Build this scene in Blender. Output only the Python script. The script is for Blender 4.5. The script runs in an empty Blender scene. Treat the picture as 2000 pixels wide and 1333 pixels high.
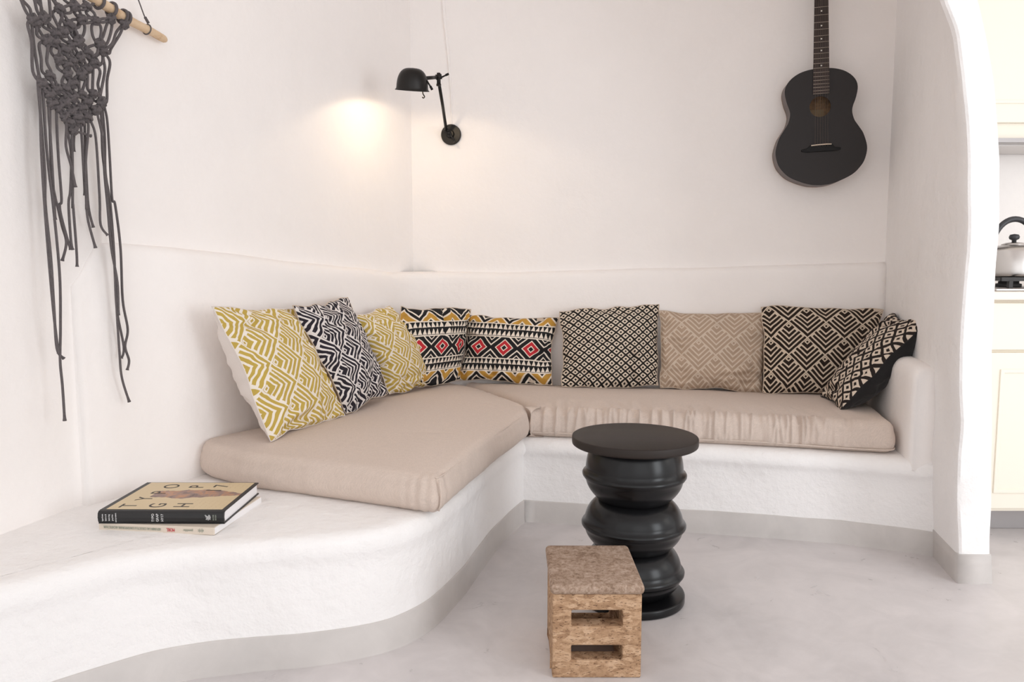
import bpy, bmesh, math, random, ast
from mathutils import Vector, Matrix, geometry, noise as mnoise
PI = math.pi
S = bpy.context.scene
COL = S.collection
rnd = random.Random(7)

# ------------------------------------------------------------------ camera, sky, daylight, exposure
cam_d = bpy.data.cameras.new('camera'); cam = bpy.data.objects.new('camera', cam_d); COL.objects.link(cam)
cam.location = (0, 0, 1.0); cam.rotation_euler = (math.radians(84.5), 0, 0)
cam_d.sensor_width = 36; cam_d.sensor_fit = 'HORIZONTAL'; cam_d.lens = 1480 / 2000 * 36
cam_d.clip_start = 0.02
S.camera = cam
S.view_settings.view_transform = 'Standard'; S.view_settings.look = 'None'
S.view_settings.gamma = 1; S.view_settings.use_curve_mapping = False
S.view_settings.exposure = 0.15
S.cycles.diffuse_bounces = 12; S.cycles.max_bounces = 14
W = bpy.data.worlds.new('sky'); S.world = W; W.use_nodes = True
W.node_tree.nodes['Background'].inputs[0].default_value = (1.0, 0.985, 0.98, 1)
W.node_tree.nodes['Background'].inputs[1].default_value = 1.18

def area_light(name, loc, target, sx, sy, power, color):
    d = bpy.data.lights.new(name, 'AREA'); d.shape = 'RECTANGLE'; d.size = sx; d.size_y = sy
    d.energy = power; d.color = color
    o = bpy.data.objects.new(name, d); COL.objects.link(o); o.location = loc
    o.rotation_euler = (Vector(target) - Vector(loc)).to_track_quat('-Z', 'Y').to_euler()
    return o
# the open terrace door to the right of the camera, then two added fill lights
area_light('daylight_terrace_door', (3.3, -0.55, 1.25), (0.9, 2.6, 0.6), 1.2, 1.9, 36, (0.90, 0.95, 1.0))
area_light('fill_behind_camera', (0.9, -2.1, 1.35), (0.5, 3.0, 1.0), 2.4, 2.0, 8, (0.90, 0.95, 1.0))  # added fill from behind the camera, lifts back wall and bench front
area_light('fill_kitchen', (3.6, 1.6, 1.5), (2.3, 3.0, 1.0), 0.9, 1.1, 4, (1.0, 0.96, 0.88))  # added unseen light that brightens the kitchen fronts

# ------------------------------------------------------------------ node expressions
class X:
    """a tiny wrapper that turns python arithmetic into Math nodes"""
    def __init__(s, t, v): s.t = t; s.v = v
    def op(s, o, a=None, b=None):
        n = s.t.nodes.new('ShaderNodeMath'); n.operation = o
        for i, q in enumerate((s, a, b)):
            if q is None: continue
            if isinstance(q, X): s.t.links.new(q.v, n.inputs[i])
            else: n.inputs[i].default_value = float(q)
        return X(s.t, n.outputs[0])
    def __add__(s, o): return s.op('ADD', o)
    def __radd__(s, o): return s.op('ADD', o)
    def __sub__(s, o): return s.op('SUBTRACT', o)
    def __rsub__(s, o): return s.op('MULTIPLY_ADD', -1.0, o)
    def __mul__(s, o): return s.op('MULTIPLY', o)
    def __rmul__(s, o): return s.op('MULTIPLY', o)
    def __lt__(s, o): return s.op('LESS_THAN', o)
    def __gt__(s, o): return s.op('GREATER_THAN', o)
    def abs(s): return s.op('ABSOLUTE')
    def frac(s): return s.op('FRACT')
    def floor(s): return s.op('FLOOR')
    def min(s, o): return s.op('MINIMUM', o)
    def max(s, o): return s.op('MAXIMUM', o)
    def inv(s): return s.op('MULTIPLY_ADD', -1.0, 1.0)

def newmat(name, color=(.8, .8, .8), rough=.6, metal=0.0, spec=0.5):
    m = bpy.data.materials.new(name); m.use_nodes = True
    b = m.node_tree.nodes['Principled BSDF']
    b.inputs['Base Color'].default_value = (*color, 1); b.inputs['Roughness'].default_value = rough
    b.inputs['Metallic'].default_value = metal; b.inputs['Specular IOR Level'].default_value = spec
    return m, m.node_tree, b
def objcoord(t, scale=(1, 1, 1)):
    c = t.nodes.new('ShaderNodeTexCoord'); mp = t.nodes.new('ShaderNodeMapping'); mp.inputs['Scale'].default_value = scale
    t.links.new(c.outputs['Object'], mp.inputs[0]); return mp.outputs[0]
def uvcoord(t):
    u = t.nodes.new('ShaderNodeUVMap'); u.uv_map = 'UVMap'
    s = t.nodes.new('ShaderNodeSeparateXYZ'); t.links.new(u.outputs[0], s.inputs[0])
    return X(t, s.outputs[0]), X(t, s.outputs[1]), u.outputs[0]
def noise(t, vec, scale, detail=4, rough=.55, dist=0):
    n = t.nodes.new('ShaderNodeTexNoise'); n.inputs['Scale'].default_value = scale
    n.inputs['Detail'].default_value = detail; n.inputs['Roughness'].default_value = rough; n.inputs['Distortion'].default_value = dist
    if vec is not None: t.links.new(vec, n.inputs['Vector'])
    return X(t, n.outputs[0])
def ramp(t, fac, stops, interp='LINEAR'):
    r = t.nodes.new('ShaderNodeValToRGB'); r.color_ramp.interpolation = interp
    el = r.color_ramp.elements
    while len(el) < len(stops): el.new(.5)
    for e, (p, c) in zip(el, stops): e.position = p; e.color = (*c, 1)
    t.links.new(fac.v, r.inputs[0]); return r.outputs[0]
def mix(t, fac, a, b):
    n = t.nodes.new('ShaderNodeMix'); n.data_type = 'RGBA'
    if isinstance(fac, X): t.links.new(fac.v, n.inputs[0])
    else: n.inputs[0].default_value = fac
    for q, i in ((a, 6), (b, 7)):
        if isinstance(q, tuple): n.inputs[i].default_value = (*q, 1)
        else: t.links.new(q, n.inputs[i])
    return n.outputs[2]
def bump(t, b, h, strength=.3, dist=.01, chain=None):
    n = t.nodes.new('ShaderNodeBump'); n.inputs['Strength'].default_value = strength; n.inputs['Distance'].default_value = dist
    t.links.new(h.v, n.inputs['Height'])
    if chain is not None: t.links.new(chain, n.inputs['Normal'])
    t.links.new(n.outputs[0], b.inputs['Normal']); return n.outputs[0]

def plaster(name, col, rough=.88, coarse=1.0):
    m, t, b = newmat(name, col, rough, spec=.25)
    v = objcoord(t)
    n1 = noise(t, v, 5.5, 3); n2 = noise(t, v, 38, 5, .6); n3 = noise(t, v, 170, 3)
    dark = tuple(c * .955 for c in col)
    t.links.new(mix(t, n1, col, dark), b.inputs['Base Color'])
    c = bump(t, b, n1, .22 * coarse, .03); c = bump(t, b, n2, .22 * coarse, .008, c); bump(t, b, n3, .10 * coarse, .003, c)
    return m
def cement(name, col, rough=.42, amt=.13):
    m, t, b = newmat(name, col, rough, spec=.4)
    v = objcoord(t)
    n1 = noise(t, v, 2.2, 6, .62, .8); n2 = noise(t, v, 9, 6, .6, 1.2); n3 = noise(t, v, 120, 3)
    lo = tuple(c * (1 - amt) for c in col); hi = tuple(min(1, c * (1 + amt)) for c in col)
    f = n1 * .65 + n2 * .35
    t.links.new(ramp(t, f, [(.34, lo), (.5, col), (.66, hi)]), b.inputs['Base Color'])
    r = ramp(t, n2, [(.3, (rough - .1,) * 3), (.7, (rough + .12,) * 3)]); t.links.new(r, b.inputs['Roughness'])
    c = bump(t, b, n2, .06, .01); bump(t, b, n3, .05, .002, c)
    return m
def linen(name, col, amt=.16):
    m, t, b = newmat(name, col, .92, spec=.15)
    b.inputs['Sheen Weight'].default_value = .12
    v = objcoord(t)
    a = noise(t, objcoord(t, (60, 900, 60)), 1, 2); c = noise(t, objcoord(t, (900, 60, 700)), 1, 2); d = noise(t, v, 420, 3)
    f = a * .35 + c * .35 + d * .3
    lo = tuple(q * (1 - amt) for q in col); hi = tuple(min(1, q * (1 + amt)) for q in col)
    t.links.new(ramp(t, f, [(.3, lo), (.7, hi)]), b.inputs['Base Color'])
    bump(t, b, f, .25, .002)
    return m

# ------------------------------------------------------------------ palette
M = {}
M['plaster'] = plaster('white lime plaster', (.92, .888, .868))
M['plaster_rough'] = plaster('rough lime plaster', (.895, .88, .872), .9, 2.3)
M['floor'] = cement('polished cement floor', (.625, .595, .595), .36)
M['skirt'] = cement('bare cement skirting', (.57, .54, .52), .6, .09)
M['linen'] = linen('beige linen', (.61, .513, .448))
M['black_metal'] = newmat('matt black metal', (.018, .016, .015), .42, .55)[0]
M['shade_white'] = newmat('white enamel', (.85, .8, .7), .5)[0]
M['black_wood'] = newmat('satin black wood', (.006, .006, .0068), .25, 0, .32)[0]
M['table_top'] = newmat('black stained wood top', (.024, .0175, .0145), .5, 0, .28)[0]
M['white_cotton'] = linen('off white cotton', (.72, .66, .62), .05)
M['black_cotton'] = linen('black cotton', (.022, .021, .022), .15)
M['beige_cotton'] = linen('beige cotton', (.55, .45, .36), .08)
M['cord'] = linen('charcoal cotton cord', (.115, .102, .104), .35)
M['paper'] = newmat('white paper', (.85, .84, .85), .85)[0]
M['book_black'] = newmat('black book cloth', (.012, .012, .013), .45)[0]
M['cream_card'] = newmat('cream card', (.66, .58, .49), .6)[0]
M['ink'] = newmat('dark ink', (.045, .037, .03), .6)[0]
M['ink_white'] = newmat('white ink', (.75, .75, .75), .6)[0]
M['ink_red'] = newmat('red ink', (.55, .05, .07), .6)[0]
M['ink_grey'] = newmat('grey green ink', (.33, .36, .30), .6)[0]
M['steel'] = newmat('brushed steel', (.55, .52, .50), .28, 1)[0]
M['dark_plastic'] = newmat('black plastic', (.03, .03, .034), .4)[0]
M['iron'] = newmat('cast iron', (.03, .028, .028), .6)[0]
M['kitchen_paint'] = newmat('cream cabinet paint', (.84, .79, .69), .5)[0]
M['worktop'] = newmat('pale worktop', (.82, .76, .68), .4)[0]
M['hood_grey'] = newmat('grey hood metal', (.36, .34, .34), .4, .4)[0]
M['frets'] = newmat('nickel fret wire', (.55, .47, .40), .35, .9)[0]
M['pearl'] = newmat('pearl inlay', (.82, .80, .74), .35)[0]
M['guitar_top'] = newmat('matt black guitar lacquer', (.020, .0165, .0165), .55, 0, .4)[0]
M['guitar_side'] = newmat('brown black guitar lacquer', (.10, .075, .07), .42, 0, .5)[0]
M['fretboard'] = newmat('dark rosewood', (.035, .022, .018), .5)[0]
M['label'] = newmat('aged paper label', (.40, .27, .15), .7)[0]; M['bridge'] = newmat('ebony', (.006, .0055, .0055), .5, 0, .25)[0]; M['string'] = newmat('wound string', (.16, .12, .10), .4, .8)[0]
M['bone'] = newmat('bone', (.72, .60, .48), .5)[0]
m, t, b = newmat('guitar inner wood', (.30, .17, .08), .7)
t.links.new(ramp(t, noise(t, objcoord(t), 60, 4), [(.35, (.22, .13, .07)), (.6, (.42, .24, .12))]), b.inputs['Base Color']); M['inner_wood'] = m
m, t, b = newmat('pale driftwood', (.62, .45, .29), .75)
n = noise(t, objcoord(t), 22, 5, .6, .5)
t.links.new(ramp(t, n, [(.28, (.40, .25, .13)), (.42, (.62, .45, .29)), (.7, (.72, .56, .39))]), b.inputs['Base Color']); bump(t, b, n, .3, .004); M['driftwood'] = m
# cork: sides show pressed strips with dark dashes, the seat is darker and crumbly
m, t, b = newmat('pressed cork', (.5, .33, .2), .9, spec=.15)
v1 = objcoord(t, (75, 75, 330)); v2 = objcoord(t, (1, 1, 1)); br = objcoord(t, (48, 48, 120))
dash = noise(t, v1, 1, 3, .75); mott = noise(t, v2, 85, 5, .7); vor = t.nodes.new('ShaderNodeTexVoronoi'); vor.inputs['Scale'].default_value = 1
t.links.new(br, vor.inputs['Vector'])
cellc = t.nodes.new('ShaderNodeSeparateColor'); t.links.new(vor.outputs['Color'], cellc.inputs[0])
base = ramp(t, X(t, cellc.outputs[0]) * .4 + mott * .6, [(.25, (.32, .19, .11)), (.5, (.47, .30, .18)), (.75, (.60, .41, .27))])
t.links.new(mix(t, ((dash - .36) * 14.0).max(0.0).min(1.0), (.10, .048, .028), base), b.inputs['Base Color']); bump(t, b, dash * .6 + mott * .4, .6, .006); M['cork'] = m
m, t, b = newmat('crumbled cork', (.4, .3, .23), .95, spec=.1)
a = noise(t, objcoord(t), 95, 5, .75, .4); a2 = noise(t, objcoord(t), 26, 4, .6)
t.links.new(ramp(t, a * .7 + a2 * .3, [(.30, (.10, .06, .045)), (.44, (.31, .215, .155)), (.56, (.46, .345, .27)), (.70, (.60, .48, .40))]), b.inputs['Base Color']); bump(t, b, a, .7, .006); M['cork_seat'] = m

# ------------------------------------------------------------------ cushion prints
def printed(name, fn, weave=.3):
    m, t, b = newmat(name, (.5, .5, .5), .93, spec=.12)
    u, v, vec = uvcoord(t)
    # hand-printed wobble
    wx = noise(t, vec, 22, 2) - .5; wy = noise(t, vec, 23.7, 2, .5, .1) - .5
    col = fn(t, u + wx * .004, v + wy * .004)
    t.links.new(col, b.inputs['Base Color'])
    wv = noise(t, vec, 900, 2)
    bump(t, b, wv, weave, .0015)
    return m
def maze(ink, ground, turned, d=.145, line=.40):
    def fn(t, u, v):
        if turned: x, y = v, u * -1.0
        else: x, y = u, v
        p = (x + y) * (1 / d) + 20.13; q = (y - x) * (1 / d) + 20.31
        fu, fv = p.frac(), q.frac()
        mn, mx = fu.min(fv), fu.max(fv)
        k = (mn - .022) * 6.3
        band = k.frac() > (1 - line)
        odd = (k.floor() * .5).frac() > .25
        cap = (mx > .915) * odd
        edge = (mn < .022).max(mx > .972)
        # little square in the top corner of every lozenge
        sq = (fu - .875).abs().max((fv - .875).abs())
        ring = (sq < .085) * (sq > .040); insq = sq < .125
        light = (band.max(cap) * insq.inv()).max(ring).max(edge)
        return mix(t, light, ink, ground)
    return fn
def lozenges(ink, ground, w, h):
    def fn(t, u, v):
        p = u * (1 / w) + v * (1 / h) + 30.0; q = u * (1 / w) - v * (1 / h) + 30.0
        s = (p.frac() - .5).abs().max((q.frac() - .5).abs())
        white = (s < .365) * (s > .15)
        return mix(t, white, ink, ground)
    return fn
def tribal(t, u, v):
    blk, wht, red, gold = (.022, .021, .022), (.80, .72, .62), (.50, .035, .045), (.52, .29, .06)
    y = v * (1 / .345) + .5                                    # 0 bottom .. 1 top
    def tri(per, ph=0.0): return ((u * (1 / per) + 10 + ph).frac() - .5).abs() * 2.0
    # gold zigzag bands
    def gold_band(s):
        k = s * .62 + tri(.125) * .62
        c = mix(t, (k > .13) * (k < .62), blk, wht); c = mix(t, (k > .22) * (k < .53), c, gold)
        return mix(t, (k > .80) * (k < .90), c, wht)
    top = gold_band((y - .83) * (1 / .17)); bot = gold_band((.17 - y) * (1 / .17))
    # two rows of little white triangles
    def tri_band(lo, hi):
        s = (y - lo) * (1 / (hi - lo)); r = (s * 2.0).frac()
        w = ((tri(.0225) * .95 + r * 1.0) < 1.02) * (r > .16) * (r < .92)
        ln = ((s - .5).abs() < .03).max(s < .05).max(s > .95)
        return mix(t, w * ln.inv(), blk, wht), (s < .035).max(s > .965)
    tb1, l1 = tri_band(.64, .83); tb2, l2 = tri_band(.17, .34)
    fx = tri(.128, .5); sy = (y - .49).abs() * (1 / .15)
    dd = fx * 1.05 + sy * .92
    c = mix(t, dd < .74, blk, wht); c = mix(t, (dd > .30) * (dd < .64), c, red); c = mix(t, dd < .20, c, blk)
    c = mix(t, (dd > 1.18) * (dd < 1.32), c, wht); c = mix(t, (dd > 1.62) * (dd < 1.72), c, wht)
    out = mix(t, y > .34, tb2, c); out = mix(t, y > .64, out, tb1); out = mix(t, y < .17, out, bot); out = mix(t, y > .83, out, top)
    thin = ((y - .34).abs() < .008).max((y - .64).abs() < .008).max((y - .83).abs() < .008).max((y - .17).abs() < .008)
    return mix(t, thin, out, wht)
M['maze_gold'] = printed('gold maze print', maze((.50, .36, .085), (.80, .74, .66), True, .15, .40))
M['maze_black'] = printed('black maze print', maze((.030, .026, .034), (.74, .70, .68), True, .14, .40))
M['maze_beige'] = printed('beige maze print', maze((.42, .315, .235), (.60, .50, .405), False, .148, .36))
M['maze_brown'] = printed('dark brown maze print', maze((.028, .019, .015), (.62, .52, .41), False, .148, .38))
M['lozenge_small'] = printed('small lozenge print', lozenges((.020, .017, .016), (.70, .60, .49), .0415, .0345))
M['lozenge_large'] = printed('large lozenge print', lozenges((.028, .022, .020), (.68, .58, .48), .056, .056))
M['tribal'] = printed('banded lozenge print', tribal)
# cover of the art book: cream paper with a faded reclining painted figure and faint notes
m, t, b = newmat('printed book cover', (.6, .5, .35), .45)
u, v, vec = uvcoord(t)
n = noise(t, vec, 30, 5, .6, .6); n2 = noise(t, vec, 9, 3)
ax = (v - .145 - (n2 - .5) * .05).abs(); width = (.040 - (u - .15).abs() * .17).max(.010)
fig = (ax + (n - .5) * .022 < width) * (u > .075)
figc = ramp(t, n, [(.3, (.10, .06, .06)), (.45, (.30, .20, .17)), (.58, (.50, .25, .13)), (.7, (.33, .27, .28))])
notes = (noise(t, vec, 260, 2) > .60) * ((u * 70.0).frac() < .35) * (u > .20) * ((v - .145).abs() > .05)
cc = mix(t, notes * .5, (.66, .53, .33), (.40, .25, .10))
t.links.new(mix(t, fig, cc, figc), b.inputs['Base Color']); M['cover'] = m

# ------------------------------------------------------------------ mesh helpers
def obj(name, bm_or_me, mat, parent=None, smooth=True):
    if isinstance(bm_or_me, bmesh.types.BMesh):
        me = bpy.data.meshes.new(name); bm_or_me.normal_update(); bm_or_me.to_mesh(me); bm_or_me.free()
    else: me = bm_or_me
    if smooth:
        for p in me.polygons: p.use_smooth = True
    if mat is not None:
        me.materials.clear(); me.materials.append(mat)
    o = bpy.data.objects.new(name, me); COL.objects.link(o)
    if parent is not None: o.parent = parent
    return o
def tag(o, label, cat, group=None):
    o['label'] = label; o['category'] = cat
    if group: o['group'] = group
    return o
def thing(name, label, cat, loc=(0, 0, 0), rot=(0, 0, 0), group=None):
    o = bpy.data.objects.new(name, None); COL.objects.link(o); o.location = loc; o.rotation_euler = rot
    o.empty_display_size = .05
    return tag(o, label, cat, group)
def structure(name, bm, mat, smooth=True):
    o = obj(name, bm, mat, None, smooth); o['kind'] = 'structure'; return o
def edge_split(o, deg=35):
    m = o.modifiers.new('split', 'EDGE_SPLIT'); m.split_angle = math.radians(deg); return o
def bevel(o, w, seg=2, deg=40):
    m = o.modifiers.new('bevel', 'BEVEL'); m.width = w; m.segments = seg; m.limit_method = 'ANGLE'; m.angle_limit = math.radians(deg); return o
def add_box(bm, x0, x1, y0, y1, z0, z1, mtx=None):
    vs = [bm.verts.new((x, y, z)) for z in (z0, z1) for y in (y0, y1) for x in (x0, x1)]
    for f in ((0, 2, 3, 1), (4, 5, 7, 6), (0, 1, 5, 4), (2, 6, 7, 3), (0, 4, 6, 2), (1, 3, 7, 5)): bm.faces.new([vs[i] for i in f])
    if mtx is not None: bmesh.ops.transform(bm, matrix=mtx, verts=vs)
    return vs
def box(*a, mtx=None):
    bm = bmesh.new(); add_box(bm, *a, mtx=mtx); return bm
def cr(pts, n, closed=False):
    """Catmull-Rom through the points, n samples per span"""
    P = [Vector(p) for p in pts]; out = []; m = len(P)
    for i in range(m if closed else m - 1):
        if closed: p0, p1, p2, p3 = P[i - 1], P[i], P[(i + 1) % m], P[(i + 2) % m]
        else: p0, p1, p2, p3 = P[max(i - 1, 0)], P[i], P[i + 1], P[min(i + 2, m - 1)]
        for k in range(n):
            t = k / n; t2, t3 = t * t, t * t * t
            out.append(.5 * ((2 * p1) + (p2 - p0) * t + (2 * p0 - 5 * p1 + 4 * p2 - p3) * t2 + (3 * p1 - p0 - 3 * p2 + p3) * t3))
    if not closed: out.append(P[-1].copy())
    return out
def add_tube(bm, pts, r, seg=7, closed=False, caps=True):
    P = [Vector(p) for p in pts]; n = len(P)
    rr = r if isinstance(r, (list, tuple)) else [r] * n
    rings = []; up = None
    for i in range(n):
        if closed: d = P[(i + 1) % n] - P[i - 1]
        else: d = P[min(i + 1, n - 1)] - P[max(i - 1, 0)]
        if d.length < 1e-9: d = Vector((0, 0, 1))
        d.normalize()
        if up is None:
            up = Vector((0, 0, 1)) if abs(d.z) < .9 else Vector((1, 0, 0))
        s = d.cross(up)
        if s.length < 1e-6: s = d.orthogonal()
        s.normalize(); up = s.cross(d).normalized()
        rings.append([bm.verts.new(P[i] + (s * math.cos(a) + up * math.sin(a)) * rr[i]) for a in (2 * PI * k / seg for k in range(seg))])
    for i in range(n if closed else n - 1):
        A, B = rings[i], rings[(i + 1) % n]
        for k in range(seg):
            try: bm.faces.new((A[k], A[(k + 1) % seg], B[(k + 1) % seg], B[k]))
            except ValueError: pass
    if caps and not closed:
        bm.faces.new(rings[0][::-1]); bm.faces.new(rings[-1])
    return bm
def tube(pts, r, seg=8, closed=False): return add_tube(bmesh.new(), pts, r, seg, closed)
def lathe(prof, seg=64, bm=None, mtx=None):
    """profile of (radius, z) from bottom to top"""
    bm = bm or bmesh.new(); rings = []; new = []
    for r, z in prof:
        if r < 1e-5: ring = [bm.verts.new((0, 0, z))]
        else: ring = [bm.verts.new((r * math.cos(2 * PI * k / seg), r * math.sin(2 * PI * k / seg), z)) for k in range(seg)]
        rings.append(ring); new += ring
    for A, B in zip(rings, rings[1:]):
        for k in range(seg):
            k2 = (k + 1) % seg
            if len(A) == 1 and len(B) == 1: continue
            if len(A) == 1: bm.faces.new((A[0], B[k2], B[k]))
            elif len(B) == 1: bm.faces.new((A[k], A[k2], B[0]))
            else: bm.faces.new((A[k], A[k2], B[k2], B[k]))
    if mtx is not None: bmesh.ops.transform(bm, matrix=mtx, verts=new)
    return bm
def ring_bm(mtx, R, r, seg=24, s2=8):
    pts = [mtx @ Vector((R * math.cos(2 * PI * k / seg), R * math.sin(2 * PI * k / seg), 0)) for k in range(seg)]
    return tube(pts, r, s2, True)
def nz(p, s=1.0, o=0): return mnoise.noise(Vector(p) * s + Vector((o, o * 1.7, o * .3)))
def resample(pts, n):
    """n evenly spaced points of a closed 2-D polygon"""
    P = [Vector((p[0], p[1])) for p in pts]; L = [0]
    for i in range(len(P)): L.append(L[-1] + (P[(i + 1) % len(P)] - P[i]).length)
    out = []; j = 0
    for k in range(n):
        s = L[-1] * k / n
        while L[j + 1] < s: j += 1
        f = (s - L[j]) / max(1e-9, L[j + 1] - L[j]); out.append(P[j].lerp(P[(j + 1) % len(P)], f))
    return out
def fillet(pts, seg=10):
    """closed polygon of (x, y, radius) with rounded corners"""
    out = []; n = len(pts)
    for i in range(n):
        p = Vector(pts[i][:2]); r = pts[i][2] if len(pts[i]) > 2 else 0
        a = Vector(pts[i - 1][:2]) - p; b = Vector(pts[(i + 1) % n][:2]) - p
        if r <= 0: out.append(p); continue
        d = min(r, a.length * .48, b.length * .48); a.normalize(); b.normalize()
        p0, p1 = p + a * d, p + b * d
        for k in range(seg + 1):
            t = k / seg; out.append(p0 * (1 - t) ** 2 + p * 2 * t * (1 - t) + p1 * t * t)
    return out
def normals2(P):
    n = len(P); out = []
    for i in range(n):
        d = P[(i + 1) % n] - P[i - 1]; d.normalize(); out.append(Vector((d.y, -d.x)))   # outward for counter-clockwise
    return out
def text_bm(s, size, mtx, extrude=.0002, sx=1.0):
    c = bpy.data.curves.new('lettering', 'FONT'); c.body = s; c.size = size; c.extrude = extrude; c.align_x = 'CENTER'; c.align_y = 'CENTER'
    o = bpy.data.objects.new('lettering', c); COL.objects.link(o)
    dg = bpy.context.evaluated_depsgraph_get(); dg.update()
    me = bpy.data.meshes.new_from_object(o.evaluated_get(dg))
    bpy.data.objects.remove(o); bpy.data.curves.remove(c)
    bm = bmesh.new(); bm.from_mesh(me); bpy.data.meshes.remove(me)
    bmesh.ops.transform(bm, matrix=mtx @ Matrix.Diagonal((sx, 1, 1, 1)), verts=bm.verts); return bm
def join(bms):
    out = bmesh.new()
    for b in bms:
        me = bpy.data.meshes.new('tmp'); b.to_mesh(me); b.free(); out.from_mesh(me); bpy.data.meshes.remove(me)
    return out

# ================================================================== THE SETTING
ZC_ = 2.62                                                    # ceiling height
CL, CR_ = Vector((-.487, 3.75)), Vector((1.646, 3.36))        # room corners, left and right
LEFT = [Vector(p) for p in ((-1.66, 0.25), (-1.56, .65), (-1.47, 1.0), (-1.335, 1.6), (-1.285, 1.85), (-1.225, 2.06))] 
bm = bmesh.new(); add_box(bm, -2.4, 4.6, -2.6, 4.2, -.12, 0); structure('floor', bm, M['floor'], False)
bm = bmesh.new(); add_box(bm, -2.4, 4.6, -.7, 4.2, ZC_, ZC_ + .12); structure('ceiling', bm, M['plaster'], False)

def wall_strip(pts, off, z0, z1, nzseg=14):
    """a wall along a plan line, thick on its outer side, with a slightly uneven hand-made face"""
    bm = bmesh.new(); n = len(pts); front = []; back = []
    for i, p in enumerate(pts):
        d = (pts[min(i + 1, n - 1)] - pts[max(i - 1, 0)]).normalized(); nn = Vector((-d.y, d.x)) * off
        cf = []; cb = []
        for k in range(nzseg + 1):
            z = z0 + (z1 - z0) * k / nzseg
            w = nz((p.x * 1.3, p.y * 1.3, z * 1.3), 1.0, 3) * .004
            q = p + nn.normalized() * w
            cf.append(bm.verts.new((q.x, q.y, z))); cb.append(bm.verts.new((p.x + nn.x, p.y + nn.y, z)))
        front.append(cf); back.append(cb)
    for i in range(n - 1):
        for k in range(nzseg):
            bm.faces.new((front[i][k], front[i + 1][k], front[i + 1][k + 1], front[i][k + 1]))
            bm.faces.new((back[i][k], back[i][k + 1], back[i + 1][k + 1], back[i + 1][k]))
        bm.faces.new((front[i][-1], front[i + 1][-1], back[i + 1][-1], back[i][-1]))
        bm.faces.new((front[i][0], back[i][0], back[i + 1][0], front[i + 1][0]))
    for i in (0, n - 1):
        for k in range(nzseg): bm.faces.new((front[i][k], front[i][k + 1], back[i][k + 1], back[i][k]))
    bmesh.ops.recalc_face_normals(bm, faces=bm.faces)
    return bm
def dens(pts, step):
    out = []
    for a, b in zip(pts, pts[1:]):
        k = max(1, int((b - a).length / step)); out += [a.lerp(b, i / k) for i in range(k)]
    return out + [pts[-1]]
edge_split(structure('wall_left', wall_strip(dens([Vector(p) for p in cr([(p.x, p.y, 0) for p in LEFT], 6)] and [Vector((q.x, q.y)) for q in cr([(p.x, p.y, 0) for p in LEFT], 5)] + [CL], .15), .2, 0, ZC_), M['plaster']), 50)
edge_split(structure('wall_back', wall_strip(dens([CL, CR_ + (CR_ - CL).normalized() * .02], .15), .2, 0, ZC_), M['plaster']), 50)

# partition on the right: its near end is a rounded, hand-trowelled pier that leans over into the arch
PL = [(-.0, 1.423), (.234, 1.407), (.399, 1.400), (.513, 1.402), (.626, 1.388), (.818, 1.386), (1.006, 1.387), (1.146, 1.388), (1.314, 1.378), (1.405, 1.367), (1.57, 1.347), (1.703, 1.321), (1.791, 1.281), (1.878, 1.243), (2.05, 1.13), (2.25, .96), (2.45, .76), (2.62, .58)]
PR = [(-.006, 1.534), (.151, 1.520), (.3, 1.514), (.481, 1.509), (.594, 1.504), (.722, 1.492), (.881, 1.487), (1.022, 1.487), (1.161, 1.490), (1.314, 1.480), (1.42, 1.468), (1.555, 1.447), (1.673, 1.420), (1.791, 1.387), (1.878, 1.350), (2.05, 1.25), (2.25, 1.09), (2.45, .90), (2.62, .72)]
def lerpt(T, z):
    for (z0, x0), (z1, x1) in zip(T, T[1:]):
        if z <= z1:
            f = max(0, (z - z0) / (z1 - z0)); return x0 + (x1 - x0) * f
    return T[-1][1]
bm = bmesh.new(); rings = []; NZ = 90; YF = 2.33
for k in range(NZ + 1):
    z = ZC_ * k / NZ
    wob = nz((z * 5, 0, 0), 1, 5) * .007; wob2 = nz((z * 6, 4, 0), 1, 9) * .005
    xl, xr = lerpt(PL, z) + wob, lerpt(PR, z) + wob2
    fl = min(0.0, xl - 1.39); ring = []
    for i in range(13):                                       # left face, from the back corner to the pier
        f = i / 12; y = CR_.y + .04 + (YF + .02 - CR_.y - .04) * f
        xb = 1.655 + fl * .0
        lean = min(0.0, xl - 1.385)
        ring.append((xb + (xl - lean - xb) * f + lean * f ** 5, y, z))
    ring += [(xl + .0025, YF + .005, z), (xl + .009, YF + nz((z * 9, 1, 0)) * .003, z), ((xl + xr) / 2, YF + nz((z * 9, 2, 0)) * .003, z), (xr - .012, YF, z), (xr - .004, YF + .005, z), (xr, YF + .03, z)]
    lr = min(0.0, xr - 1.487); ring += [(xr - lr + .01 + lr * .62, 2.45, z), (xr - lr + .02 + lr * .25, 2.62, z), (1.56, 2.9, z), (1.70, 3.46, z), (1.70, 3.56, z), (1.655, 3.56, z)]
    rings.append([bm.verts.new(p) for p in ring])
n = len(rings[0])
for A, B in zip(rings, rings[1:]):
    for i in range(n): bm.faces.new((A[i], A[(i + 1) % n], B[(i + 1) % n], B[i]))
bm.faces.new(rings[0]); bm.faces.new(rings[-1][::-1]); bmesh.ops.recalc_face_normals(bm, faces=bm.faces)
edge_split(structure('wall_right', bm, M['plaster_rough']), 32)
bm = bmesh.new(); rings = []
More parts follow.
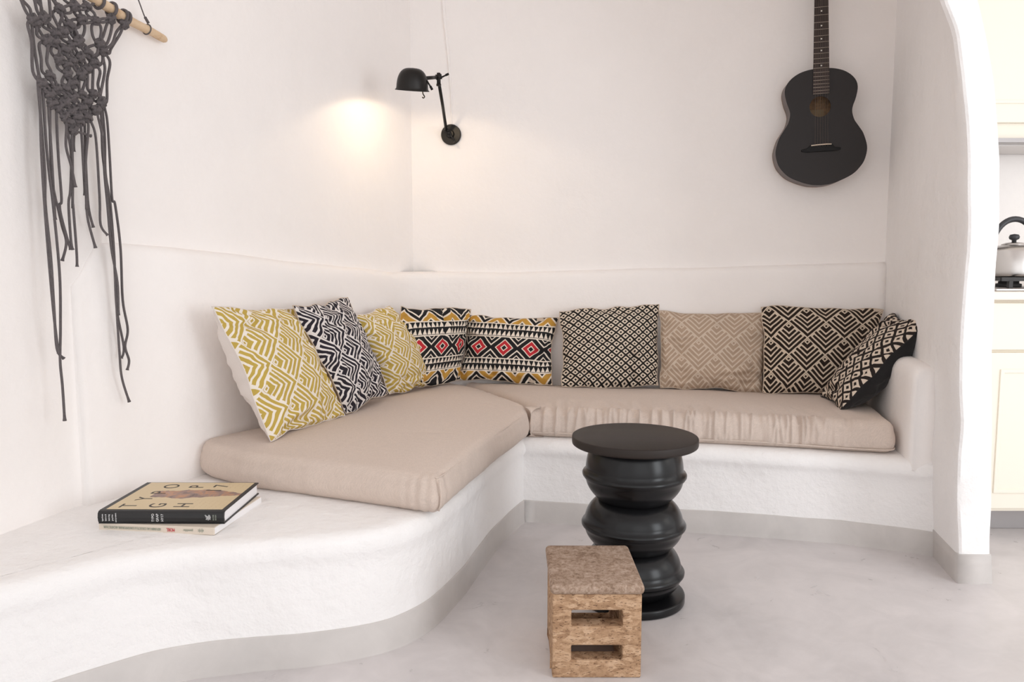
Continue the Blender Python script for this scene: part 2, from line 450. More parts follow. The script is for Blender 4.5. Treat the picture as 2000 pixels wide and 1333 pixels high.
for k, z in enumerate((.0, .03, .06, .088, .089)):            # bare cement skirting round the pier
    e = .003 if k < 4 else -.004
    zz = z + (.006 if k >= 3 else 0)
    xl, xr = lerpt(PL, z) + nz((z * 5, 0, 0), 1, 5) * .007, lerpt(PR, z) + nz((z * 6, 4, 0), 1, 9) * .005
    face = lambda y: 1.655 + (xl - 1.655) * (CR_.y + .04 - y) / (CR_.y + .02 - YF)
    pts = [(face(y), y) for y in (2.60, 2.55, 2.50, 2.45, 2.40, 2.36)] + [(xl - .002, YF - .002), ((xl + xr) / 2, YF - .005), (xr - .006, YF - .003), (xr, YF + .02), (xr + .01, 2.5)]
    P = [Vector(p) for p in pts]; row = []
    for i, p in enumerate(P):
        d = (P[min(i + 1, len(P) - 1)] - P[max(i - 1, 0)]).normalized(); q = p + Vector((d.y, -d.x)) * e * -1 * -1
        q = p + Vector((d.y, -d.x)) * (e * (1 if d.y <= .9 else 1))
        row.append(bm.verts.new((q.x, q.y, zz)))
    rings.append(row)
for A, B in zip(rings, rings[1:]):
    for i in range(len(A) - 1): bm.faces.new((A[i], A[i + 1], B[i + 1], B[i]))
structure('baseboard_right', bm, M['skirt'])

# thickened plaster back-rest running round the two walls above the bench
def ledge_path():
    out = []
    a, b = Vector((-1.225, 2.06)), CL
    d1 = (b - a).normalized(); n1 = Vector((d1.y, -d1.x)); d2 = (CR_ - CL).normalized(); n2 = Vector((d2.y, -d2.x))
    L1 = (b - a).length; s0 = .03
    zl = [(0, 1.045), (.04, 1.062), (.14, 1.070), (.48, 1.056), (.86, 1.023), (1.32, .998), (1.70, .981), (1.9, .980)]
    for i in range(60):
        s = s0 + (L1 - .30 - s0) * i / 59
        f = min(1, (s - s0) / .10); f = f * f * (3 - 2 * f)
        g = min(1, max(0, (s - .12) / .30)); dep = .004 + .016 * f + .036 * g * g * (3 - 2 * g)
        out.append((a + d1 * s, n1, dep, lerpt(zl, s - s0) - .10 * (1 - f)))
    for i in range(1, 12):                                    # rounded inner corner
        t = i / 12; p = (b - d1 * .30) * (1 - t) ** 2 + b * 2 * t * (1 - t) + (b + d2 * .30) * t * t
        nn = n1.lerp(n2, t).normalized(); out.append((p, nn, .052 - .01 * t, .981))
    L2 = (CR_ - CL).length; zr = [(0, .981), (.45, .980), (1.2, .996), (1.65, 1.008), (2.2, 1.026)]
    for i in range(50):
        s = .30 + (L2 - .30) * i / 49
        out.append((b + d2 * s, n2, .042, lerpt(zr, s)))
    return out
bm = bmesh.new(); rows = []; LP = ledge_path()
for i, (p, nn, dep, zt) in enumerate(LP):
    zt += nz((i * .12, 0, 0), 1, 2) * .006
    prof = [(-.03, zt + .004), (0.0, zt + .003), (dep * .35, zt - .001), (dep * .72, zt - .011), (dep * .93, zt - .028), (dep, zt - .055), (dep + .004, zt - .16), (dep + .008, zt - .32), (dep + .012, .55), (dep + .014, .36), (dep + .014, .30), (-.03, .30)]
    rows.append([bm.verts.new((p.x + nn.x * o, p.y + nn.y * o, z)) for o, z in prof])
for A, B in zip(rows, rows[1:]):
    for k in range(len(A) - 1): bm.faces.new((A[k], B[k], B[k + 1], A[k + 1]))
bm.faces.new(rows[0]); bm.faces.new(rows[-1][::-1]); bmesh.ops.recalc_face_normals(bm, faces=bm.faces)
structure('trim_1', bm, M['plaster'])

# kitchen beyond the pier
bm = bmesh.new(); add_box(bm, 1.701, 4.2, 3.42, 3.56, 0, ZC_); structure('wall_kitchen', bm, M['plaster'], False)

# ================================================================== THE BENCH
ZB = .333
front = [Vector((p.x, p.y)) for p in cr([(-1.62, .72, 0), (-1.40, 1.15, 0), (-1.12, 1.50, 0), (-.86, 1.735, 0), (-.66, 1.80, 0), (-.509, 1.830, 0), (-.393, 1.868, 0), (-.298, 1.930, 0), (-.222, 2.040, 0), (-.157, 2.234, 0), (-.088, 2.52, 0), (-.024, 2.743, 0), (.045, 2.930, 0)], 10)]
back_f = dens([Vector((.045, 2.930)), Vector((.62, 2.815)), Vector((1.2, 2.685)), Vector((1.478, 2.555))], .05)[1:]
rear = [Vector(p) for p in ((1.66, 3.30), (1.64, 3.375), (-.47, 3.76), (-1.24, 2.05), (-1.30, 1.83), (-1.345, 1.6), (-1.48, 1.0), (-1.64, .42))]
plan = front + back_f + rear
bench = thing('built_in_bench', 'white plastered built-in L-shaped bench along the left and back walls', 'bench', (0, 0, 0))
def swept(plan, prof, nfront, cap=True):
    N = normals2(plan); bm = bmesh.new(); rings = []
    for o, z in prof:
        ring = []
        for i, p in enumerate(plan):
            oo = o * (.45 if o > 0 and i < nfront - 29 else 1)
            if i < nfront: oo += nz((p.x * 7, p.y * 7, z * 7), 1, 4) * .004 + nz((p.x * 2.5, p.y * 2.5, z * 3), 1, 8) * .006
            else: oo = 0
            q = p + N[i] * oo; ring.append(bm.verts.new((q.x, q.y, z + (nz((p.x * 4, p.y * 4, 0), 1, 2) * .003 if z > .2 else 0))))
        rings.append(ring)
    n = len(plan)
    for A, B in zip(rings, rings[1:]):
        for i in range(n): bm.faces.new((A[i], A[(i + 1) % n], B[(i + 1) % n], B[i]))
    if cap: bm.faces.new(rings[-1])
    return bm
NF = len(front) + len(back_f) - 1
o = obj('masonry', swept(plan, [(0, 0), (0, .1), (0, .2), (.001, .252), (.006, .266), (.014, .277), (.017, .290), (.014, .306), (.004, .321), (-.014, .330), (-.04, ZB)], NF), M['plaster_rough'], bench)
edge_split(o, 60)
# skirting painted on / rendered proud of the bench front
sp = front + back_f; N = normals2(sp + [Vector((0, 3.5))])[:len(sp)]; N[0] = N[1]; N[-1] = N[-2]
bm = bmesh.new(); rows = []
for i, p in enumerate(sp):
    h = .086 + nz((p.x * 6, p.y * 6, 0), 1, 6) * .004; e = .004 + .004 * (nz((p.x * 7, p.y * 7, 0), 1, 4)) + nz((p.x * 2.5, p.y * 2.5, .1), 1, 8) * .006 + .002
    rows.append([bm.verts.new((p.x + N[i].x * k, p.y + N[i].y * k, z)) for k, z in ((e + .004, 0), (e + .001, .02), (e, h - .003), (e - .003, h), (e - .02, h + .001))])
for A, B in zip(rows, rows[1:]):
    for k in range(4): bm.faces.new((A[k], B[k], B[k + 1], A[k + 1]))
o = obj('skirting', bm, M['skirt'], bench); o['label'] = 'bare grey cement skirting along the foot of the bench'
# rounded arm-rest at the right end
bm = bmesh.new(); rows = []
for i in range(21):
    f = i / 20; y = 2.575 + (3.33 - 2.575) * f
    xr = 1.485 + (1.642 - 1.485) * f; xl = xr - .108; top = .662 + .01 * math.sin(f * 3)
    back = 0 if i > 1 else (.014 if i == 0 else .003)
    prof = []
    for k in range(15):
        a = PI * (1 - k / 14); c, s_ = math.cos(a), math.sin(a)
        prof.append(((xl + xr) / 2 + (.054 - back) * (abs(c) ** .8) * (1 if c > 0 else -1), top - .062 + (.062 - back) * (abs(s_) ** .8)))
    prof = [(xl + back, .30), (xl - .002 + back, .45)] + prof + [(xr - back, .45), (xr - back, .30)]
    rows.append([bm.verts.new((x + nz((x * 5, y * 5, z * 5)) * .003, y - (.004 if 0 < k < len(prof) - 1 else 0), z)) for k, (x, z) in enumerate(prof)])
for A, B in zip(rows, rows[1:]):
    for k in range(len(A) - 1): bm.faces.new((A[k], A[k + 1], B[k + 1], B[k]))
bm.faces.new(rows[0][::-1]); bmesh.ops.recalc_face_normals(bm, faces=bm.faces)
obj('armrest', bm, M['plaster'], bench)

# ================================================================== THE TWO SEAT PADS
def slab(outline, z0, z1, r, n, crown, disp, step):
    P = resample(outline, n); N = normals2(P)
    for _ in range(6): N = [(N[i - 1] + N[i] * 2 + N[(i + 1) % n]).normalized() for i in range(n)]
    bm = bmesh.new(); rings = []; h = z1 - z0
    prof = [(-.05, z0), (-.016, z0 + .002), (-.004, z0 + .012)]
    for k in range(1, 7): prof.append((.007 * math.sin(PI * k / 7), z0 + .012 + (h - r - .012) * k / 7))
    for k in range(0, 9):
        a = PI / 2 * k / 8; prof.append((-r + r * math.cos(a), z1 - r + r * math.sin(a)))
    for o, z in prof:
        row = []
        for i in range(n):
            d, dz = disp(P[i], z, 0.0, (z - z0) / h); q = P[i] + N[i] * (o + d); row.append(bm.verts.new((q.x, q.y, z + dz)))
        rings.append(row)
    for A, B in zip(rings, rings[1:]):
        for i in range(n): bm.faces.new((A[i], A[(i + 1) % n], B[(i + 1) % n], B[i]))
    # the top: a fine triangulation of everything inside the rounded edge
    Q = [Vector((v.co.x, v.co.y)) for v in rings[-1]]
    def inside(p):
        c = False; a = Q[-1]
        for b in Q:
            if (a.y > p.y) != (b.y > p.y) and p.x < (b.x - a.x) * (p.y - a.y) / (b.y - a.y) + a.x: c = not c
            a = b
        return c
    Qs = Q[::3]
    def depth(p): return min((p - q).length_squared for q in Qs) ** .5
    grid = []; x = min(q.x for q in Q)
    row = 0
    while x < max(q.x for q in Q):
        y = min(q.y for q in Q) + (row % 2) * step * .5
        while y < max(q.y for q in Q):
            p = Vector((x, y))
            if inside(p) and depth(p) > step * .6: grid.append(p)
            y += step
        x += step * .87; row += 1
    vs, es, fs, _, _, _ = geometry.delaunay_2d_cdt(Q + grid, [(i, (i + 1) % n) for i in range(n)], [], 1, 1e-6)
    nv = []
    for k, p in enumerate(vs):
        if k < n: nv.append(rings[-1][k]); continue
        d = depth(p); t, dz = disp(p, z1, d, 1.0); nv.append(bm.verts.new((p.x, p.y, z1 + crown * (1 - math.exp(-(d / .11) ** 1.3)) + dz)))
    for f in fs:
        try:
            g = bm.faces.new([nv[k] for k in f])
        except ValueError: pass
    bmesh.ops.recalc_face_normals(bm, faces=bm.faces)
    return bm, P, N
arc = [Vector((p.x, p.y)) for p in cr([(.060, 2.90, 0), (.052, 3.04, 0), (-.015, 3.22, 0), (-.095, 3.39, 0), (-.19, 3.535, 0), (-.29, 3.635, 0)], 8)]
outL = fillet([(-1.03, 2.395, .09), (-.80, 2.235, .04), (-.52, 2.125, .1), (-.198, 1.985, .045), (-.128, 2.25, .1), (-.062, 2.50, .1), (.0, 2.70, .1)] + [(p.x, p.y, 0) for p in arc] + [(-.42, 3.625, .04), (-.47, 3.50, .1), (-.80, 2.76, .1)])
def dispL(p, z, d, f):
    e = nz((p.x * 9, p.y * 9, z * 9), 1, 3) * .004 + nz((p.x * 30, p.y * 30, z * 4), 1, 5) * .0018
    corner = math.exp(-((p - Vector((-.198, 1.985))).length / .09) ** 2)
    e += corner * math.sin((p.x - p.y) * 150) * .004 * max(0, 1 - d / .05)
    puck = sum(math.exp(-((p - Vector(c)).length / .10) ** 2) * abs(nz((p.x * 14, p.y * 30, k), 1, k)) * -.010 for k, c in enumerate(((-.05, 3.35), (-.02, 3.0), (-.25, 2.45))))
    return e, (nz((p.x * 4, p.y * 4, 1), 1, 2) * .006 + puck) * (1 if f > .5 else 0) - corner * .006 * (f > .5)
bm, PLl, NLl = slab(outL, ZB + .002, .447, .032, 620, .020, dispL, .018)
pad = thing('seat_pad', 'wide plain beige linen seat pad on the left arm of the bench', 'cushion', (-.45, 2.75, ZB), group='linen seat pads')
def local(o, root):
    """keep world geometry, parent under root"""
    o.parent = root; o.matrix_parent_inverse = Matrix.Translation(-root.location) ; return o
local(obj('pad_cover', bm, M['linen']), pad)
sel = [k for k in range(len(PLl)) if PLl[k].x > -.205 and PLl[k].y < 2.92 and PLl[k].x < .07 and NLl[k].x > .3]
local(obj('piping', tube([(PLl[k].x + NLl[k].x * -.0075, PLl[k].y + NLl[k].y * -.0075, .4335 + nz((PLl[k].x * 5, PLl[k].y * 5, .2)) * .003) for k in sel], .0022, 6), M['linen']), pad)
# stitched corner fold
q = Vector((-.196, 1.993)); local(obj('corner_seam', tube([(-.196, 1.997, .432), (-.1925, 1.993, .41), (-.191, 1.992, .385), (-.193, 1.995, .36), (-.199, 2.0, .345)], .003, 6), M['linen']), pad)
arcR = [Vector((p.x + .014, p.y + .004)) for p in arc]
arcR = [p for p in arcR if p.y < 3.60]
outR = fillet([(.078, 2.945, .03), (.35, 2.895, .1), (.75, 2.815, .1), (1.1, 2.735, .1), (1.372, 2.655, .05), (1.455, 3.0, .05), (1.535, 3.31, .06), (.6, 3.49, .1), (-.225, 3.645, .02)] + [(p.x, p.y, 0) for p in arcR[::-1][:-2]])
def dispR(p, z, d, f):
    yf = 2.955 - .205 * p.x - (.10 * max(0, p.x - 1.15))      # the front edge
    fr_ = max(0.0, 1 - max(0.0, p.y - yf) / .24)
    gather = fr_ * max(0, min(1, (1.34 - p.x) / .30)) * max(0, min(1, (p.x - .06) / .10)) * (.75 + .5 * nz((p.x * 5, 0, 3)))
    s_ = p.x + .25 * (p.y - yf) * nz((p.x * 6, 1, 0))
    w = nz((s_ * 27, .0, z * 3 + p.y * 3), 1, 2) + .55 * nz((s_ * 62, 2, z * 6 + p.y * 6), 1, 4)
    ridge = .45 - (abs(w) ** .6)
    amp = .034 * gather * (.35 + .65 * min(1, max(0, f) / .55)) * min(1, max(0, f) / .12)
    return ridge * amp + nz((p.x * 8, p.y * 8, z * 8), 1, 3) * .003, (ridge * amp * (.9 if f > .8 else 0)) + nz((p.x * 5, p.y * 5, 3), 1, 2) * .004 * (f > .5)
bm, PRr, NRr = slab(outR, ZB + .002, .452, .040, 1150, .014, dispR, .011)
pad2 = thing('seat_pad', 'long beige linen seat pad gathered along its front edge, below the back wall', 'cushion', (.65, 3.1, ZB), group='linen seat pads')
local(obj('pad_cover', bm, M['linen']), pad2)
sel = [k for k in range(len(PRr)) if PRr[k].y < 2.97 and .07 < PRr[k].x < 1.40]
local(obj('piping', tube([(PRr[k].x + NRr[k].x * .003, PRr[k].y + NRr[k].y * .003, .352 + .003 * math.sin(PRr[k].x * 9)) for k in sel[::4]], .003, 6), M['linen']), pad2)

# ================================================================== SCATTER CUSHIONS
def pillow(label, TL, TR, BR, BL, front_m, back_m, tf, tb, seed, group, pinch=.045, wr=.008, folds=(), ears=.02, res=60):
    TL, TR, BR, BL = map(Vector, (TL, TR, BR, BL)); base = (BL + BR) / 2
    Wd = ((TR - TL).length + (BR - BL).length) / 2; Ht = ((TL - BL).length + (TR - BR).length) / 2
    nrm = ((BR - BL).cross(TL - BL)).normalized(); sx = (BR - BL).normalized(); sy = ((TL + TR) / 2 - base).normalized()
    root = thing('scatter_cushion', label, 'cushion', base, (0, 0, 0), group)
    def P(s, t):                                             # s,t in -1..1
        s2 = s * (1 - pinch * (1 - t * t) * abs(s) ** 3) ; t2 = t * (1 - (pinch if t > 0 else pinch * .15) * (1 - s * s) * abs(t) ** 3)
        fs, ft = (s2 + 1) / 2, (t2 + 1) / 2
        q = (BL.lerp(BR, fs)).lerp(TL.lerp(TR, fs), ft)
        wob = nz((s * 2.2, t * 2.2, seed), 1, seed) * .011
        e = max(abs(s), abs(t))
        rim = (e ** 6)
        q += sx * (wob * rim) + sy * (nz((s * 2.6, t * 2.6, seed + 5), 1, seed) * .015 * rim) + nrm * (nz((s * 2.5, t * 2.5, seed + 9), 1, 2) * .012 * rim)
        return q
    def H(s, t):
        a = max(0.0, 1 - abs(s) ** 2.3) * max(0.0, 1 - abs(t) ** 2.3); return a ** .60
    def wrinkle(s, t):
        e = max(abs(s), abs(t)); near = min(1, max(0, (e - .25) / .5)) * min(1, (1 - e) / .06)
        w = -abs(nz((s * 2.3, t * 2.3, seed), 1, seed)) - .6 * abs(nz((s * 5.5 + nz((s * 3, t * 3, seed)) * .8, t * 5.5, seed + 3), 1, seed)) + .35
        d = w * wr * (.35 + near)
        ang = math.atan2(t, s); d += math.sin(ang * 26 + seed + nz((s * 4, t * 4, seed)) * 3) * .0022 * min(1, max(0, (e - .72) / .2)) * min(1, (1 - e) / .04)
        for (x0, y0, x1, y1, wd, dp) in folds:
            a = Vector((x0, y0)); b = Vector((x1, y1)); p = Vector((s, t)); ab = b - a
            f = max(0, min(1, (p - a).dot(ab) / ab.length_squared)); c = a + ab * f
            dd = (p - c).length; d += dp * (-math.exp(-(dd / wd) ** 2) + .55 * math.exp(-((dd - 1.9 * wd) / wd) ** 2)) * min(1, (1 - e) / .05) * math.sin(PI * min(1, max(.15, f)) * .9 + .15)
        return d
    parts = []
    for nm, sg, th, mt in (('front_panel', 1, tf, front_m), ('back_panel', -1, tb, back_m)):
        bm = bmesh.new(); uvl = bm.loops.layers.uv.new('UVMap'); g = []
        def sm(k):
            x = -1 + 2 * k / res; return math.copysign(1 - (1 - abs(x)) ** 1.35, x) if False else math.sin(x * PI / 2) * .35 + x * .65
        for j in range(res + 1):
            row = []
            for i in range(res + 1):
                s, t = sm(i), sm(j)
                q = P(s, t) + nrm * sg * (H(s, t) * th + (wrinkle(s, t) if max(abs(s), abs(t)) < .9999 else 0))
                row.append((bm.verts.new(q - base), s, t))
            g.append(row)
        for j in range(res):
            for i in range(res):
                qd = [g[j][i], g[j][i + 1], g[j + 1][i + 1], g[j + 1][i]]
                if sg < 0: qd = qd[::-1]
                f = bm.faces.new([v[0] for v in qd])
                for lp, v in zip(f.loops, qd): lp[uvl].uv = (v[1] * Wd / 2, v[2] * Ht / 2)
        parts.append(obj(nm, bm, mt, root))
    if back_m is not front_m: parts[1]['label'] = {'off white cotton': 'plain off-white back', 'black cotton': 'plain black back', 'beige cotton': 'plain beige back'}.get(back_m.name, 'plain back')
    # the sewn edge
    pts = [P(s, -1) for s in [k / 20 - 1 for k in range(40)]] + [P(1, s) for s in [k / 20 - 1 for k in range(40)]] + [P(-s, 1) for s in [k / 20 - 1 for k in range(40)]] + [P(-1, -s) for s in [k / 20 - 1 for k in range(40)]]
    bm = tube([p - base for p in pts], .0022, 5, True)
    obj('seam', bm, back_m, root)
    return root
G = 'scatter cushions along the bench'
ZS = .466
pillow('gold and white maze-print cushion with a white back, nearest the books', (-.916, 2.300, .884), (-.775, 2.689, .858), (-.610, 2.725, ZS), (-.755, 2.327, ZS), M['maze_gold'], M['white_cotton'], .062, .115, 1, G, .06, .016, [(-.95, .75, -.2, .62, .07, .012), (-.75, -.95, .1, -.78, .06, .020)])
pillow('black and white maze-print cushion between the two gold ones', (-.760, 2.620, .868), (-.672, 3.08, .880), (-.512, 3.06, .490), (-.605, 2.735, .470), M['maze_black'], M['beige_cotton'], .062, .048, 2, G, .05, .020, [(-.1, .3, .0, -.6, .07, .008), (-.9, .6, .4, .55, .06, .008)])
pillow('gold and white maze-print cushion next to the corner, right of the black one', (-.628, 3.02, .815), (-.545, 3.37, .838), (-.338, 3.535, ZS), (-.515, 3.165, ZS), M['maze_gold'], M['white_cotton'], .072, .045, 3, G, .06, .020, [(.2, .95, -.1, .2, .07, .016), (-.6, -.9, .6, -.82, .05, .012)])
pillow('banded black, red and gold cushion wedged in the corner, partly hidden by a gold one', (-.495, 3.36, .825), (-.204, 3.66, .810), (-.250, 3.572, ZS + .004), (-.502, 3.275, ZS), M['tribal'], M['beige_cotton'], .060, .035, 4, G, .05, .018, [(.15, .98, .05, .1, .06, .022), (.9, .2, .4, .1, .05, .010)])
pillow('banded black, red and gold cushion lying fully in view against the back wall', (-.214, 3.655, .785), (.221, 3.555, .762), (.189, 3.469, ZS), (-.270, 3.600, ZS + .002), M['tribal'], M['beige_cotton'], .070, .035, 5, G, .085, .024, [(.95, -.1, .55, -.1, .07, .018), (-.95, .3, -.6, .2, .08, .016), (-.7, .85, .6, .7, .06, .010)])
pillow('dark cushion printed with small white lozenges, in the middle of the back row', (.219, 3.490, .803), (.676, 3.495, .835), (.663, 3.393, ZS), (.229, 3.393, ZS), M['lozenge_small'], M['beige_cotton'], .070, .040, 6, G, .035, .020, [(-.9, .1, .5, .08, .05, .010), (.3, -.1, .55, -.45, .06, .020), (-.8, -.6, -.2, -.85, .05, .012), (.4, -.65, .5, -.95, .05, .020)])
pillow('pale beige tone-on-tone maze-print cushion against the back wall', (.673, 3.470, .803), (1.150, 3.380, .802), (1.098, 3.285, ZS - .003), (.667, 3.378, ZS), M['maze_beige'], M['beige_cotton'], .070, .040, 7, G, .035, .018, [(-.85, .15, -.35, .2, .05, .012), (.2, -.7, .9, -.6, .05, .013), (.55, -.85, .95, -.8, .05, .010)])
pillow('dark brown maze-print cushion in the right corner behind the leaning lozenge one', (1.101, 3.352, .833), (1.605, 3.285, .818), (1.520, 3.160, ZS), (1.084, 3.237, ZS), M['maze_brown'], M['beige_cotton'], .065, .038, 8, G, .035, .014, [(-.85, .2, -.6, -.4, .06, .008)])
pillow('black-backed cushion with large white lozenges slumped against the arm-rest', (1.565, 3.120, .808), (1.522, 2.780, .802), (1.264, 2.854, ZS), (1.300, 3.150, ZS + .004), M['lozenge_large'], M['black_cotton'], .055, .105, 9, G, .05, .011, [(-.9, .5, .1, .75, .06, .020), (-.6, -.9, .3, -.75, .06, .020), (.2, .2, -.2, -.5, .08, .008)])

# ================================================================== BOOKS
def book_frame(c, yaw): return Matrix.Translation(c) @ Matrix.Rotation(yaw, 4, 'Z')
bz = ZB - .001
BF = book_frame((-1.057, 1.884, bz), math.radians(-7.0))     # lower book: origin at its spine's left end, x along the spine, y to the back
b2 = thing('paperback_book', 'thin cream paperback lying under the black-spined art book', 'book', BF.to_translation(), (0, 0, math.radians(-7.0)), 'books on the bench')
bevel(obj('cover', box(0, .312, 0, .262, 0, .0195), M['cream_card'], b2, False), .0012)
obj('page_block', box(.0035, .3128, .0035, .2626, .0016, .0179), M['paper'], b2, False)
def spine_text(s, size, x, z, rot, sx=1.0, y=-.0008):
    return text_bm(s, size, Matrix.Translation((x, y, z)) @ Matrix.Rotation(PI / 2, 4, 'X') @ Matrix.Rotation(rot, 4, 'Z'), .0003, sx)
obj('spine_title', spine_text('HISTORIEN LAK COLLECTE & CONTEMPORAINE ARCHITECTUUR', .0095, .092, .0098, PI, .56), M['ink_grey'], b2, False)
obj('spine_author', spine_text('MORE.', .0125, .196, .0098, PI, .62), M['ink_red'], b2, False)
obj('publisher_name', spine_text('guendalier', .0085, .243, .0098, PI, .75), M['ink_grey'], b2, False)
obj('publisher_mark', spine_text('a|o|c', .0115, .277, .0098, PI, .7), M['ink_grey'], b2, False)
BF1 = book_frame((-1.053, 1.878, bz + .0196), math.radians(-.5))
b1 = thing('hardcover_book', 'large art book with cream cover and black spine, on top of the paperback', 'book', BF1.to_translation(), (0, 0, math.radians(-.5)), 'books on the bench')
LB, DB, TB = .3215, .256, .0335
bm = bmesh.new(); add_box(bm, 0, LB, -.001, DB, 0, .003); add_box(bm, 0, LB, .008, DB, TB - .003, TB)
sec = [(.010, 0), (.002, .001), (-.003, .006), (-.0045, .0167), (-.003, .0275), (.002, TB - .001), (.010, TB), (.010, TB - .003), (.004, TB - .005), (.001, .0167), (.004, .005), (.010, .003)]
A = [bm.verts.new((0, y, z)) for y, z in sec]; B = [bm.verts.new((LB, y, z)) for y, z in sec]
for k in range(len(sec)): bm.faces.new((A[k], B[k], B[(k + 1) % len(sec)], A[(k + 1) % len(sec)]))
bm.faces.new(A); bm.faces.new(B[::-1]); bmesh.ops.recalc_face_normals(bm, faces=bm.faces)
obj('case_binding', bm, M['book_black'], b1, False)
obj('page_block', box(.004, LB - .004, .0055, DB - .005, .003, TB - .003), M['paper'], b1, False)
bm = bmesh.new(); uvl = bm.loops.layers.uv.new('UVMap'); x0, x1, y0, y1, zc = .014, LB - .010, .012, DB - .004, TB + .0005
add_box(bm, x0, x1, y0, y1, TB - .0005, zc)
for f in bm.faces:
    for lp in f.loops: lp[uvl].uv = (lp.vert.co.x, lp.vert.co.y)
obj('cover_print', bm, M['cover'], b1, False)
def cover_letter(c, x, y, size=.060): return text_bm(c, size, Matrix.Translation((x, y, TB + .0006)) @ Matrix.Rotation(PI / 2, 4, 'Z'), .0002, .85)
lets = [('T', .060, .040), ('Y', .072, .100), ('P', .085, .155), ('O', .092, .215), ('G', .133, .043), ('R', .142, .100), ('A', .150, .160), ('P', .165, .212), ('H', .200, .045), ('Y', .214, .100), ('1', .226, .178), ('7', .232, .218)]
for c, x, y in lets:
    if not (c in 'RAY' and x > .12): obj('cover_letter', cover_letter(c, x, y), M['ink'], b1, False)
obj('spine_title', join([spine_text(s, .0088, x, .0167, PI / 2, .95, -.0042) for s, x in (('TYPO', .141), ('GRAP', .1525), ('HY17', .165))]), M['ink_white'], b1, False)
obj('spine_credits', join([spine_text(s, .0056, x, .0167, PI / 2, .9, -.0042) for s, x in (('typefaces', .012), ('letters &', .0205), ('lettering', .029), ('graphics', .0375), ('and posters', .046))]), M['ink_white'], b1, False)
bm = bmesh.new()                                              # the publisher's little white splash of a mark
for cx, cz, r in ((0, 0, .0042), (-.004, .003, .0026), (.003, .0046, .0030), (-.0035, -.0035, .0022), (.0042, -.003, .0026), (-.0065, .0058, .0016), (.0055, .0008, .002), (.0005, -.0058, .0016)):
    vs = [bm.verts.new((.2815 + cx + r * math.cos(a) * (1 + .25 * math.sin(3 * a + cx * 900)), -.0046, .0175 + cz + r * math.sin(a))) for a in (2 * PI * k / 12 for k in range(12))]; bm.faces.new(vs)
bmesh.ops.solidify(bm, geom=bm.faces[:], thickness=-.0004)
obj('publisher_mark', bm, M['ink_white'], b1, False)
obj('publisher_name', join([spine_text('HARPER', .0046, .295, .0175, PI / 2, .9, -.0042), spine_text('DESIGN', .0046, .301, .0175, PI / 2, .9, -.0042)]), M['ink_grey'], b1, False)

# ================================================================== SIDE TABLE
tb = thing('side_table', 'round black turned-wood side table with stacked bulging rings', 'table', (.366, 2.222, 0))
o = obj('tabletop', lathe([(0, .476), (.150, .476), (.182, .4765), (.1855, .479), (.1865, .483), (.1865, .498), (.1855, .5015), (.183, .503), (0, .5035)], 96), M['table_top'], tb); edge_split(o, 50)
def bead(zb, zt, zm, R, rb, rt):
    pr = [(rb * .9, zb), (rb, zb + .001)]
    for k in range(1, 10):
        t = k / 10; pr.append((rb + (R - .010 - rb) * (math.sin(t * PI / 2) ** .95), zb + (zm - .010 - zb) * (t ** 1.05)))
    pr += [(R - .004, zm - .009), (R - .0005, zm - .004), (R, zm + .002), (R - .003, zm + .007), (R - .010, zm + .013)]
    for k in range(1, 12):
        t = k / 12; pr.append((R - .010 + (rt - R + .010) * (1 - math.cos(t * PI / 2)) ** .85, zm + .013 + (zt - zm - .013) * math.sin(t * PI / 2)))
    return lathe(pr + [(rt, zt), (rt * .9, zt)], 80)
obj('turned_ring', bead(.305, .478, .388, .155, .098, .118), M['black_wood'], tb)
obj('turned_ring', bead(.160, .312, .236, .156, .100, .094), M['black_wood'], tb)
obj('turned_ring', bead(.026, .168, .092, .154, .104, .096), M['black_wood'], tb)
o = obj('base', lathe([(0, 0), (.150, 0), (.1545, .002), (.156, .005), (.156, .022), (.1545, .0255), (.150, .027), (.09, .029), (0, .029)], 96), M['black_wood'], tb); edge_split(o, 50)

# ================================================================== CORK STOOL
SX0, SX1, SY0, SY1, SH = .0985, .3155, 1.768, 2.030, .213
st = thing('cork_stool', 'small cork step stool with cut-out slots, in front of the black table', 'stool', (.207, 1.90, 0))
def slotted(w, h, th, holes):
    xs = sorted({0, w} | {a for hl in holes for a in hl[:2]}); zs = sorted({0, h} | {a for hl in holes for a in hl[2:]})
    xs = sorted(set(xs)); bm = bmesh.new()
    g = {}
    for i, x in enumerate(xs):
        for k, z in enumerate(zs): g[i, k] = [bm.verts.new((x, 0, z)), bm.verts.new((x, th, z))]
    solid = {}
    for i in range(len(xs) - 1):
        for k in range(len(zs) - 1):
            cx, cz = (xs[i] + xs[i + 1]) / 2, (zs[k] + zs[k + 1]) / 2
            solid[i, k] = not any(a < cx < b and c < cz < d for a, b, c, d in holes)
    for (i, k), s in solid.items():
        if not s: continue
        q = [g[i, k], g[i + 1, k], g[i + 1, k + 1], g[i, k + 1]]
        bm.faces.new([v[0] for v in q]); bm.faces.new([v[1] for v in q[::-1]])
        for (di, dk), (a, b_) in {(0, -1): (0, 1), (1, 0): (1, 2), (0, 1): (2, 3), (-1, 0): (3, 0)}.items():
            if not solid.get((i + di, k + dk), False): bm.faces.new((q[b_][0], q[a][0], q[a][1], q[b_][1]))
    bmesh.ops.recalc_face_normals(bm, faces=bm.faces); return bm
w = SX1 - SX0; d_ = SY1 - SY0
ends = [(.046, .171, .045, .083), (.046, .171, .131, .172)]
sides = [(.060, d_ - .072 - .060, .045, .083), (.060, d_ - .072 - .060, .131, .172)]
cz = .048
A = slotted(w, SH, cz, ends); B = slotted(w, SH, cz, ends); bmesh.ops.translate(B, verts=B.verts, vec=(0, d_ - cz, 0))
